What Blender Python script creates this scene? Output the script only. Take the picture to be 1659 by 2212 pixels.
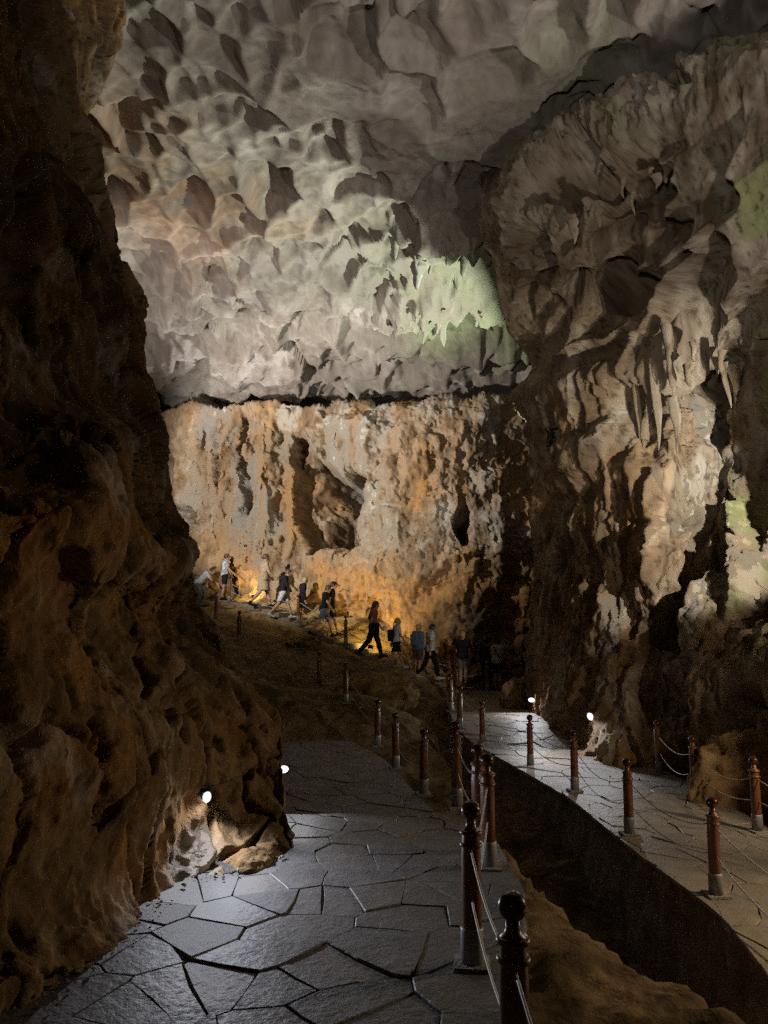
import bpy, math, random
import numpy as np
from mathutils import Vector, Matrix

random.seed(7); RNG = np.random.default_rng(7)
for o in list(bpy.data.objects): bpy.data.objects.remove(o)
SC = bpy.context.scene
COL = SC.collection

# ------------------------------------------------------------------ camera, world, exposure
W0, H0, F0 = 1659.0, 2212.0, 1660.0          # working pixel frame used for measuring the photograph
CAM = np.array([0.0, 0.0, 1.92]); PITCH = math.radians(8.26)
cam = bpy.data.cameras.new('camera'); cam_o = bpy.data.objects.new('camera', cam); COL.objects.link(cam_o)
cam_o.location = CAM; cam_o.rotation_euler = (math.pi/2 + PITCH, 0, 0)
cam.sensor_fit = 'HORIZONTAL'; cam.sensor_width = 36.0; cam.lens = 36.0*F0/W0
cam.clip_start = 0.05; cam.clip_end = 300
SC.camera = cam_o
world = bpy.data.worlds.new('World'); SC.world = world; world.use_nodes = True
wn = world.node_tree.nodes; wl = world.node_tree.links
sky = wn.new('ShaderNodeTexSky'); sky.sky_type = 'NISHITA'; sky.sun_disc = False
sky.sun_elevation = math.radians(30); sky.sun_rotation = math.radians(120)
wl.new(sky.outputs[0], wn['Background'].inputs[0]); wn['Background'].inputs[1].default_value = 0.004
SC.view_settings.view_transform = 'Standard'; SC.view_settings.look = 'None'
SC.view_settings.exposure = 0.0; SC.view_settings.gamma = 1.0
SC.cycles.use_denoising = False      # the photograph is a grainy low light picture
SC.cycles.max_bounces = 4; SC.cycles.diffuse_bounces = 2; SC.cycles.glossy_bounces = 2
SC.cycles.sample_clamp_indirect = .2; SC.cycles.sample_clamp_direct = 2.0; SC.cycles.use_adaptive_sampling = False

def ray(px, py):
    u = (px-W0/2)/F0; v = -(py-H0/2)/F0
    c, s = math.cos(PITCH), math.sin(PITCH)
    return u, c-s*v, s+c*v                      # x, y, z direction (arrays welcome)
def at(px, py, d):                              # the point seen at a pixel, d metres in front of the camera
    x, y, z = ray(px, py)
    return np.stack([CAM[0]+x/y*d, CAM[1]+0*x+d, CAM[2]+z/y*d], -1)
def A(px, py, d): return Vector(at(float(px), float(py), float(d)))
def on(px, py, z):                              # the point at a pixel on the level z
    x, y, zz = ray(px, py); t = (z-CAM[2])/zz
    return Vector((x*t, y*t, z))

# ------------------------------------------------------------------ numpy noise
from concurrent.futures import ThreadPoolExecutor
_POOL = ThreadPoolExecutor(4)
_perm = np.random.default_rng(3).permutation(256).astype(np.int32); _perm = np.concatenate([_perm, _perm, _perm])
_g = np.random.default_rng(4).normal(size=(256, 3)); _g = (_g/np.linalg.norm(_g, axis=1)[:, None]*1.5).astype(np.float32)
_gx, _gy, _gz = (np.ascontiguousarray(_g[:, k]) for k in range(3))
def _perlin(args):
    x, y, z, out = args
    ix = np.floor(x); iy = np.floor(y); iz = np.floor(z); fx = x-ix; fy = y-iy; fz = z-iz
    ix = ix.astype(np.int32) & 255; iy = iy.astype(np.int32) & 255; iz = iz.astype(np.int32) & 255
    wx = fx*fx*fx*(fx*(fx*6-15)+10); wy = fy*fy*fy*(fy*(fy*6-15)+10); wz = fz*fz*fz*(fz*(fz*6-15)+10)
    def corner(b, dx, dy, dz):
        h = _perm[b+iz+dz] if dz else _perm[b+iz]
        return _gx[h]*(fx-dx)+_gy[h]*(fy-dy)+_gz[h]*(fz-dz)
    r = []
    for dx in (0, 1):
        a = _perm[ix+dx]
        q = []
        for dy in (0, 1):
            b = _perm[a+iy+dy]; c0 = corner(b, dx, dy, 0); c1 = corner(b, dx, dy, 1); q.append(c0+wz*(c1-c0))
        r.append(q[0]+wy*(q[1]-q[0]))
    out[:] = r[0]+wx*(r[1]-r[0])
def perlin(P):
    P = np.asarray(P, np.float32); sh = P.shape[:-1]; P = P.reshape(-1, 3); out = np.empty(len(P), np.float32); n = 32768
    x, y, z = (np.ascontiguousarray(P[:, k]) for k in range(3))
    list(_POOL.map(_perlin, [(x[i:i+n], y[i:i+n], z[i:i+n], out[i:i+n]) for i in range(0, len(P), n)]))
    return out.reshape(sh)
def fbm(P, o=4, gain=.5, off=0.0):
    s = 0; a = 1.0; P = np.asarray(P, np.float32)+off
    for _ in range(o): s = s+a*perlin(P); a *= gain; P = P*2.03+11.3
    return s
def ridged(P, o=4, gain=.5, off=0.0):
    s = 0; a = 1.0; P = np.asarray(P, np.float32)+off
    for _ in range(o): s = s+a*(1-2*np.abs(perlin(P))); a *= gain; P = P*2.07+7.7
    return s
def billow(P, o=3, gain=.5, off=0.0):
    s = 0; a = 1.0; P = np.asarray(P, np.float32)+off
    for _ in range(o): s = s+a*(2*np.abs(perlin(P))); a *= gain; P = P*2.1+5.1
    return s
def _h2(ix, iy, k):
    n = (ix.astype(np.int64)*374761393+iy.astype(np.int64)*668265263+k*2147483647) & 0xffffffff
    n = ((n ^ (n >> 13))*1274126177) & 0xffffffff
    return ((n ^ (n >> 16)) & 0xffff)/65535.0
def cups(x, y, k=0, jit=.9):
    """scallops: paraboloid cups meeting in sharp ridges; 0 on the ridge .. 1 in the cup, plus a random value of the cup"""
    ix = np.floor(x); iy = np.floor(y); best = np.full(x.shape, 9.0); sec = np.full(x.shape, 9.0); rid = np.zeros(x.shape)
    for dx in (-1, 0, 1):
        for dy in (-1, 0, 1):
            cx = ix+dx; cy = iy+dy
            r = _h2(cx, cy, k+2)
            d = (cx+.5+jit*(_h2(cx, cy, k)-.5)-x)**2+(cy+.5+jit*(_h2(cx, cy, k+1)-.5)-y)**2-.22*r
            sec = np.minimum(sec, np.maximum(d, best)); rid = np.where(d < best, r, rid); best = np.minimum(best, d)
    return 1-best, sec-best, rid
def S(a, b, x):
    t = np.clip((x-a)/(b-a), 0, 1); return t*t*(3-2*t)
def blob(px, py, cx, cy, rx, ry, soft=.6):
    r = np.sqrt(((px-cx)/rx)**2+((py-cy)/ry)**2); return 1-S(1-soft, 1+soft*.4, r)
def tps(pts, q):
    """thin plate spline through (u, v, value) points, evaluated at q"""
    pts = np.array(pts, float); X = pts[:, :2]/1000; n = len(X)
    def U(r2): return np.where(r2 > 1e-12, r2*np.log(r2+1e-12), 0)
    K = U(((X[:, None]-X[None])**2).sum(-1))+1e-3*np.eye(n); Pm = np.c_[np.ones(n), X]
    M = np.zeros((n+3, n+3)); M[:n, :n] = K; M[:n, n:] = Pm; M[n:, :n] = Pm.T
    w = np.linalg.solve(M, np.r_[pts[:, 2], 0, 0, 0])
    qx, qy = q[0]/1000, q[1]/1000; out = w[n]+w[n+1]*qx+w[n+2]*qy
    for i in range(n): out = out+w[i]*U((qx-X[i, 0])**2+(qy-X[i, 1])**2)
    return out

# ------------------------------------------------------------------ mesh helpers
def tag(o, label=None, cat=None, group=None, kind=None):
    if label: o['label'] = label
    if cat: o['category'] = cat
    if group: o['group'] = group
    if kind: o['kind'] = kind
    return o
def link(name, me, mat=None, parent=None):
    o = bpy.data.objects.new(name, me); COL.objects.link(o)
    if mat is not None and me is not None and len(me.materials) == 0: me.materials.append(mat)
    if parent is not None: o.parent = parent
    return o
def empty(name, loc=(0, 0, 0), rz=0):
    o = bpy.data.objects.new(name, None); COL.objects.link(o); o.location = loc; o.rotation_euler = (0, 0, rz)
    o.empty_display_size = .1
    return o
def copy_tree(o, parent=None):
    c = o.copy(); COL.objects.link(c); c.parent = parent
    for ch in o.children: copy_tree(ch, c)
    return c
def mesh_np(name, V, Q, smooth=True, attrs=None):
    """V (n,3), Q (m,k) all faces with k corners"""
    me = bpy.data.meshes.new(name); V = np.ascontiguousarray(V, np.float32).reshape(-1, 3); Q = np.ascontiguousarray(Q, np.int32)
    k = Q.shape[1]; me.vertices.add(len(V)); me.vertices.foreach_set('co', V.ravel())
    me.loops.add(Q.size); me.loops.foreach_set('vertex_index', Q.ravel())
    me.polygons.add(len(Q)); me.polygons.foreach_set('loop_start', np.arange(0, Q.size, k, dtype=np.int32))
    me.polygons.foreach_set('loop_total', np.full(len(Q), k, np.int32))
    me.polygons.foreach_set('use_smooth', np.full(len(Q), smooth))
    me.update(calc_edges=True)
    if attrs is not None:
        a = me.attributes.new('Col', 'FLOAT_COLOR', 'POINT')
        c = np.ones((len(V), 4), np.float32); c[:, :3] = attrs.reshape(-1, 3); a.data.foreach_set('color', c.ravel())
    me.validate(clean_customdata=False)
    return me
def mesh_py(name, V, F, smooth=False):
    me = bpy.data.meshes.new(name); me.from_pydata([tuple(v) for v in V], [], F); me.update()
    if smooth: me.polygons.foreach_set('use_smooth', [True]*len(me.polygons))
    return me
def grid_faces(ny, nx, mask=None, flip=False):
    i = np.arange(ny*nx).reshape(ny, nx)
    Q = np.stack([i[:-1, :-1], i[:-1, 1:], i[1:, 1:], i[1:, :-1]], -1).reshape(-1, 4)
    if flip: Q = Q[:, ::-1]
    if mask is not None: Q = Q[~mask[:-1, :-1].ravel()]
    return Q
def normals(P):
    du = np.gradient(P, axis=1); dv = np.gradient(P, axis=0); n = np.cross(du, dv)
    return n/(np.linalg.norm(n, axis=-1, keepdims=True)+1e-9)
def lathe(prof, n=20, fat=1.0):
    V = []; F = []
    for r, z in prof:
        r *= fat
        for k in range(n): a = 2*math.pi*k/n; V.append((r*math.cos(a), r*math.sin(a), z))
    for i in range(len(prof)-1):
        for k in range(n):
            k2 = (k+1) % n; F.append((i*n+k, i*n+k2, (i+1)*n+k2, (i+1)*n+k))
    F.append(tuple(range(n-1, -1, -1))); F.append(tuple(range((len(prof)-1)*n, len(prof)*n)))
    return V, F
def tube(pts, r, n=6):
    V = []; F = []; m = len(pts)
    for i, p in enumerate(pts):
        t = (pts[min(i+1, m-1)]-pts[max(i-1, 0)]).normalized(); a = t.cross(Vector((0, 0, 1)))
        a = a.normalized() if a.length > 1e-4 else Vector((1, 0, 0)); b = t.cross(a)
        rr = r[i] if isinstance(r, (list, tuple)) else r
        for k in range(n): an = 2*math.pi*k/n; V.append(p+a*rr*math.cos(an)+b*rr*math.sin(an))
    for i in range(m-1):
        for k in range(n): k2 = (k+1) % n; F.append((i*n+k, i*n+k2, (i+1)*n+k2, (i+1)*n+k))
    F.append(tuple(range(n-1, -1, -1))); F.append(tuple(range((m-1)*n, m*n)))
    return V, F
def boxv(x0, x1, y0, y1, z0, z1, b=0.0):
    import bmesh
    bm = bmesh.new(); bmesh.ops.create_cube(bm, size=1)
    for v in bm.verts: v.co = ((x0+x1)/2+v.co.x*(x1-x0), (y0+y1)/2+v.co.y*(y1-y0), (z0+z1)/2+v.co.z*(z1-z0))
    if b: bmesh.ops.bevel(bm, geom=bm.edges[:], offset=b, segments=2, affect='EDGES')
    me = bpy.data.meshes.new('box'); bm.to_mesh(me); bm.free(); return me

# ------------------------------------------------------------------ materials
def mat(name, col, rough=.7, metal=0.0, spec=.5, noise=None, bump=0.0, bscale=40, coat=0, emit=0, emit_col=(1, 1, 1)):
    m = bpy.data.materials.new(name); m.use_nodes = True; n = m.node_tree.nodes; l = m.node_tree.links
    b = n['Principled BSDF']; b.inputs['Base Color'].default_value = (*col, 1); b.inputs['Roughness'].default_value = rough
    b.inputs['Metallic'].default_value = metal; b.inputs['Specular IOR Level'].default_value = spec
    b.inputs['Coat Weight'].default_value = coat; b.inputs['Coat Roughness'].default_value = .12
    tc = n.new('ShaderNodeTexCoord')
    if noise:
        t = n.new('ShaderNodeTexNoise'); t.inputs['Scale'].default_value = noise[1]; t.inputs['Detail'].default_value = 5
        r = n.new('ShaderNodeMix'); r.data_type = 'RGBA'; r.inputs[6].default_value = (*col, 1); r.inputs[7].default_value = (*noise[0], 1)
        cr = n.new('ShaderNodeMapRange'); cr.inputs[1].default_value = .35; cr.inputs[2].default_value = .68
        l.new(tc.outputs['Object'], t.inputs['Vector']); l.new(t.outputs[0], cr.inputs[0]); l.new(cr.outputs[0], r.inputs[0]); l.new(r.outputs[2], b.inputs['Base Color'])
    if bump:
        t = n.new('ShaderNodeTexNoise'); t.inputs['Scale'].default_value = bscale; t.inputs['Detail'].default_value = 6
        bp = n.new('ShaderNodeBump'); bp.inputs['Strength'].default_value = bump; bp.inputs['Distance'].default_value = .02
        l.new(tc.outputs['Object'], t.inputs['Vector']); l.new(t.outputs[0], bp.inputs['Height']); l.new(bp.outputs[0], b.inputs['Normal'])
    if emit:
        b.inputs['Emission Color'].default_value = (*emit_col, 1); b.inputs['Emission Strength'].default_value = emit
    return m
def rock_mat(name, bump=.5, bdist=.04, bscale=7.0, det=4, gloss=0.0):
    """stone: colour from the per-vertex 'Col' attribute (paint), fine relief from a noise bump"""
    m = bpy.data.materials.new(name); m.use_nodes = True; n = m.node_tree.nodes; l = m.node_tree.links; n.remove(n['Principled BSDF'])
    b = n.new('ShaderNodeBsdfDiffuse'); b.inputs['Roughness'].default_value = .4
    at_ = n.new('ShaderNodeAttribute'); at_.attribute_name = 'Col'; l.new(at_.outputs['Color'], b.inputs['Color'])
    tc = n.new('ShaderNodeTexCoord'); t = n.new('ShaderNodeTexNoise'); t.inputs['Scale'].default_value = bscale; t.inputs['Detail'].default_value = det; t.inputs['Roughness'].default_value = .65
    bp = n.new('ShaderNodeBump'); bp.inputs['Strength'].default_value = bump; bp.inputs['Distance'].default_value = bdist
    l.new(tc.outputs['Object'], t.inputs['Vector']); l.new(t.outputs[0], bp.inputs['Height']); l.new(bp.outputs[0], b.inputs['Normal'])
    l.new(b.outputs[0], n['Material Output'].inputs[0])
    return m
def paint(P, st, cols, scale=.6, stretch=1.0, ochre=(.42, .20, .06), calcite=(.66, .62, .56), algae=(.24, .27, .15), fine=6.0, seed=0.0, speck=.7):
    """stone colours of every vertex: dark, mid, light; st says where iron (r), calcite (g), algae (b) colour the stone"""
    q = P*np.array([1, 1, stretch])*scale+seed
    q = q+.25*perlin(q*1.3+9)[..., None]
    n1 = .5+.5*fbm(q, 3); n2 = .5+.5*fbm(q*3.7+5, 4, .6); n3 = .5+.5*fbm(q*fine*2.2, 3, .65)
    def mix(f, a, b): return a+(np.asarray(b, np.float32)-a)*np.clip(f, 0, 1)[..., None]
    def rg(v, a, b): return np.clip((v-a)/(b-a), 0, 1)
    c = mix(rg(n1, .25, .75), np.zeros((*P.shape[:-1], 3), np.float32)+np.array(cols[0], np.float32), cols[1]); c = mix(rg(n2, .5, .9), c, cols[2])
    c = mix(st[..., 0]*rg(n2, .15, .65), c, ochre); c = mix(st[..., 1]*rg(n2, .2, .65), c, calcite); c = mix(st[..., 2]*rg(n1, .2, .65), c, algae)
    c = mix(rg(n3, .34, .16)*speck, c, tuple(v*.45 for v in cols[0]))
    return c*(.8+.4*n3)[..., None]
M_CEIL = rock_mat('pale_limestone', .35, .04, 5); M_LEFT = rock_mat('brown_flowstone', .8, .04, 9); M_BACK = rock_mat('orange_flowstone', .6, .05, 5)
M_RIGHT = rock_mat('grey_flowstone', .6, .05, 6); M_GROUND = rock_mat('cave_floor_clay', .8, .04, 9)
C_CEIL = dict(cols=((.24, .20, .17), (.33, .29, .25), (.40, .36, .32)), scale=.35, ochre=(.36, .19, .085), fine=7, speck=.12)
C_LEFT = dict(cols=((.12, .078, .04), (.20, .135, .07), (.29, .21, .125)), scale=.7, stretch=.6, ochre=(.25, .13, .05))
C_BACK = dict(cols=((.19, .125, .075), (.35, .255, .165), (.52, .44, .34)), scale=.55, stretch=.5, ochre=(.46, .26, .105), calcite=(.64, .59, .51), speck=.4)
C_RIGHT = dict(cols=((.15, .105, .068), (.26, .195, .13), (.38, .31, .225)), scale=.6, stretch=.3, ochre=(.36, .19, .07), calcite=(.55, .50, .42), algae=(.27, .30, .13))
C_GROUND = dict(cols=((.09, .065, .04), (.19, .13, .075), (.30, .21, .125)), scale=.9, ochre=(.5, .34, .14))

# ------------------------------------------------------------------ the setting: cave
def stainz(shape): return np.zeros((*shape, 3), np.float32)

def build_ceiling():
    x = np.linspace(-17, 15, 470); y = np.r_[np.linspace(-9, 7, 60)[:-1], np.linspace(7, 34, 520)]
    X, Y = np.meshgrid(x, y)
    P0 = np.stack([X, Y, 0*X], -1)
    zc = np.interp(Y, [-9, 0, 8, 14, 18, 20, 22.2, 23.6, 25.2, 26.3, 27.2, 29, 34], [9, 12.6, 13.4, 13.2, 13.2, 12.9, 12.9, 12.1, 12.1, 11.2, 11.05, 10.45, 10.2])
    zc = zc+.45*fbm(P0*.14, 2)+.4*S(25, 27, Y)*fbm(P0*.45+17, 3)-.055*np.clip(-X-4, 0, 20)**1.5*.7
    wx = X+.45*fbm(P0*.4+3, 3); wy = Y+.45*fbm(P0*.4+31, 3)
    far = S(17, 23, Y)
    a1, e1, r1 = cups(wx/1.2, wy/1.45, 5); a2, e2, r2 = cups(wx/.8+7, wy/.9, 15); a3, e3, r3 = cups(wx/.45, wy/.5, 25)
    m = S(-.25, .35, fbm(P0*.22+9, 2))
    cup = lambda a, e, r, lo, hi: np.clip(a, 0, 1.2)*lo+hi*r*(1-(1-np.clip(e, 0, 1))**2)
    pit = S(.02, .40, e1)*np.clip((r1-.25)/.75, 0, 1); d = (.30*np.clip(a1, 0, 1.2)+.58*pit)*(1-.3*far)+(.25+.75*np.maximum(m, far))*(.13*np.clip(a2, 0, 1.2)+.32*S(.02, .45, e2)*np.clip((r2-.35)/.65, 0, 1))
    d += .14*r3*(1-(1-np.clip(e3, 0, 1))**2)*np.maximum(far, m*.5)
    # deep potholes of the far left part
    aP, eP, rP = cups(wx/1.5+3, wy/1.7+8, 35)
    d += S(.45, .95, aP)*(rP > .45)*.5*S(20.5, 22, Y)*(1-S(-1, 3, X))
    # shallow joints running across
    d -= .10*np.exp(-(np.abs(fbm(P0*np.array([.28, .12, 1])+40, 3))/.04)**1.2)*(1-.5*far)
    Z = zc+d-.35+.022*fbm(P0*2.2, 3)+.012*fbm(P0*9, 2)
    # rough fringe of hanging calcite bands
    for (bx, by, rx, ry, dz) in ((2.4, 20.9, 2.6, 1.0, .5), (2.2, 23.9, 2.2, .8, .45), (4.5, 18.4, 1.8, 1.1, .7), (.5, 24.6, 1.6, .5, .5)):
        k = blob(X+.5*fbm(P0*.9+2, 3), Y+.5*fbm(P0*.9+8, 3), bx, by, rx, ry, .5)
        Z -= k*dz*(.35+.75*np.clip(.5+ridged(P0*np.array([1.9, 1.3, 1]), 4, .6), 0, 2)*.6)
    P = np.stack([X, Y, Z], -1); st = stainz(X.shape)
    u = fbm(P0*.3+70, 4)
    st[..., 0] = np.clip(blob(X+u*1.5, Y+u*1.5, -6.6, 17.6, 2.4, 5.0)*1.0+blob(X, Y+u, -4, 19.8, 3.0, 1.6)*.9, 0, 1)*.55
    gx = blob(X+u*2, Y+u*2, 3.6, 23, 4.2, 5.2)*1.0+S(.1, .5, u)*S(-1, 3, X)*.45+blob(X+u, Y+u, 9, 13, 3.5, 4)*.4*S(-.1, .3, u)
    st[..., 2] = np.clip(gx, 0, 1)*.8; st[..., 1] = .35*S(.0, .5, fbm(P0*.5+13, 3))
    o = link('cave_ceiling', mesh_np('cave_ceiling', P, grid_faces(*X.shape), attrs=paint(P, st, **C_CEIL)), M_CEIL); tag(o, kind='structure'); return o, P

def edge_sheet(edge, far_px, py, nx, wrap, wrapn, dfun, sgn, wrap_in=.4):
    """sheet over pixel rows py from the silhouette edge to far_px; past the edge it turns back, away from the camera"""
    e = np.interp(py, [p for p, _ in edge], [q for _, q in edge])[:, None]
    t = np.linspace(0, 1, nx)[None]**1.0; PX = e+(far_px-e)*t; PY = np.repeat(py[:, None], nx, 1)
    D = dfun(PX, PY); P = at(PX, PY, D)
    k = np.linspace(1, 0, wrapn, endpoint=False)[None, :, None]
    Wp = P[:, :1]+np.concatenate([sgn*wrap_in*wrap*k**1.6, wrap*k**1.1*np.ones_like(k), 0*k], -1)
    PXw = np.repeat(e, wrapn, 1); PYw = np.repeat(py[:, None], wrapn, 1)
    return np.concatenate([Wp, P], 1), np.concatenate([PXw, PX], 1), np.concatenate([PYw, PY], 1)

def face_camera(P, N):
    s = np.sign(((CAM-P)*N).sum(-1).mean()); return N*s

def build_left():
    edge = [(-200, 240), (0, 215), (60, 225), (120, 198), (200, 182), (300, 190), (420, 222), (520, 255), (600, 258), (700, 276), (800, 300), (850, 322), (900, 338), (950, 350),
            (1050, 376), (1120, 394), (1200, 412), (1300, 424), (1345, 468), (1400, 492), (1450, 528), (1500, 563), (1550, 602), (1600, 624), (1650, 637), (1700, 648), (1750, 660), (1800, 668), (1900, 676), (2400, 690)]
    ctl = [(230, -150, 13), (185, 250, 12.5), (258, 600, 12.5), (300, 800, 12.2), (350, 950, 11.6), (395, 1120, 10.9), (425, 1300, 10.2), (492, 1400, 9.5), (565, 1500, 8.8), (625, 1600, 8.1), (650, 1700, 7.6), (672, 1800, 7.1), (690, 2000, 6.8), (700, 2350, 6.8),
           (575, 1850, 6.35), (480, 1890, 5.85), (400, 1990, 4.95), (200, 2140, 4.05), (0, 2250, 3.45), (-250, 2400, 2.7), (480, 2350, 5.6), (300, 2350, 4.5), (100, 2400, 3.7),
           (447, 1720, 6.6), (550, 1700, 7.15), (300, 1700, 5.5), (100, 1700, 4.4), (0, 1500, 4.1), (0, 1310, 4.1), (130, 1200, 4.6), (250, 1130, 5.4), (250, 1270, 6.6), (130, 1360, 5.4), (400, 1180, 7.3), (400, 1400, 7.9), (330, 1250, 6.7),
           (300, 950, 7.9), (100, 900, 6), (0, 900, 5.2), (0, 500, 6), (120, 480, 8.6), (60, 600, 6.6), (200, 700, 8.4), (0, 0, 6.5), (100, 0, 9.2), (-250, 1500, 3), (-250, 500, 4.5), (-250, -100, 5), (-250, 2000, 2.6)]
    py = np.linspace(-200, 2400, 860)
    P, PX, PY = edge_sheet(edge, -250, py, 285, 5.0, 60, lambda a, b: tps(ctl, (a, b)), -1, .75)
    N = face_camera(P, normals(P))
    q = P*np.array([1, 1, .75]); wq = q+.35*np.stack([fbm(q*.7+1, 3), fbm(q*.7+21, 3), fbm(q*.7+41, 3)], -1)
    mm = S(-.3, .3, fbm(q*.6+90, 2)); d = .30*fbm(wq*.42, 3, .38)+.05*mm*ridged(wq*.9+5, 3, .45)+.02*(1-mm)*billow(wq*1.3, 2)
    hol = S(.15, .55, fbm(wq*np.array([1.1, 1.1, .55])+60, 3)); d -= .20*hol*(1-S(1250, 1700, PY)*.8)
    d -= .20*np.exp(-(fbm(wq*np.array([1.5, 1.5, .5])+17, 3)/.07)**2)
    up = 1-S(500, 1100, PY); d *= .9+.8*up
    amp = np.ones_like(PX)
    base = S(1700, 1880, PY)*(1-S(430, 560, PX)); d = d*(1-.55*base)-.14*S(1650, 1800, PY)-.30*base; amp[:, :60] = np.linspace(.15, .8, 60)[None]; P = P+N*(d*amp)[..., None]; N = face_camera(P, normals(P))
    P = P+N*(amp*(.030*fbm(P*3.6, 4, .6)+.010*fbm(P*13, 2)-.022*S(.25, .6, fbm(P*np.array([4, 4, 2.5])+4, 3))))[..., None]
    st = stainz(PX.shape); u = fbm(P*.8, 3)
    st[..., 0] = np.clip(.4+u+.5*blob(PX, PY, 250, 1260, 220, 130), 0, 1); st[..., 1] = .25*S(.2, .6, fbm(P*1.4+8, 3))+.7*blob(PX, PY, 470, 1800, 50, 60)*S(-.2, .2, u)
    o = link('cave_wall_left', mesh_np('cave_wall_left', P, grid_faces(*PX.shape), attrs=paint(P, st, **C_LEFT)), M_LEFT); tag(o, kind='structure'); return o

HOLE = [(1217, 1012), (1212, 950), (1206, 918), (1228, 928), (1252, 912), (1262, 928), (1252, 946), (1240, 962), (1232, 990), (1226, 1015)]
def inpoly(px, py, poly):
    r = np.zeros(px.shape, bool); j = len(poly)-1
    for i in range(len(poly)):
        (xi, yi), (xj, yj) = poly[i], poly[j]
        r ^= ((yi > py) != (yj > py)) & (px < (xj-xi)*(py-yi)/(yj-yi+1e-9)+xi); j = i
    return r

def right_depth(PX, PY):
    ctl = [(1060, 350, 18.3), (1220, 270, 16.9), (1400, 170, 15.3), (1640, 0, 13.4), (1800, -150, 12.2), (1050, 500, 18.4), (1072, 640, 19.4), (1136, 790, 20.4), (1150, 900, 20.4), (1180, 1050, 20.4), (1165, 1280, 20.4), (1140, 1490, 20.6), (1145, 1560, 20.3), (1145, 1800, 19.8),
           (1300, 420, 15.2), (1500, 300, 12.8), (1659, 200, 11.6), (1250, 560, 15.8), (1340, 620, 16.8), (1300, 720, 17.2), (1500, 640, 14.4), (1659, 540, 12.2), (1800, 500, 11.2), (1240, 850, 18.2), (1400, 800, 16.3), (1440, 720, 15.1), (1550, 740, 15.6), (1600, 880, 16.6), (1680, 900, 14.4),
           (1300, 1100, 17.6), (1430, 1080, 15.7), (1430, 1250, 15.5), (1530, 1150, 15.9), (1600, 1010, 16.6), (1650, 1300, 13.6), (1300, 1400, 16.9), (1450, 1400, 15.3), (1600, 1450, 13.1), (1280, 1560, 16.2), (1275, 1630, 15.6), (1450, 1620, 14.2), (1560, 1690, 13.9), (1659, 1600, 12.0), (1800, 1700, 10.6), (1800, 1100, 12.6), (1280, 1800, 15.2), (1450, 1850, 13.6), (1650, 1900, 11.6), (1220, 1480, 18.2)]
    return tps(ctl, (PX, PY))
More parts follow.
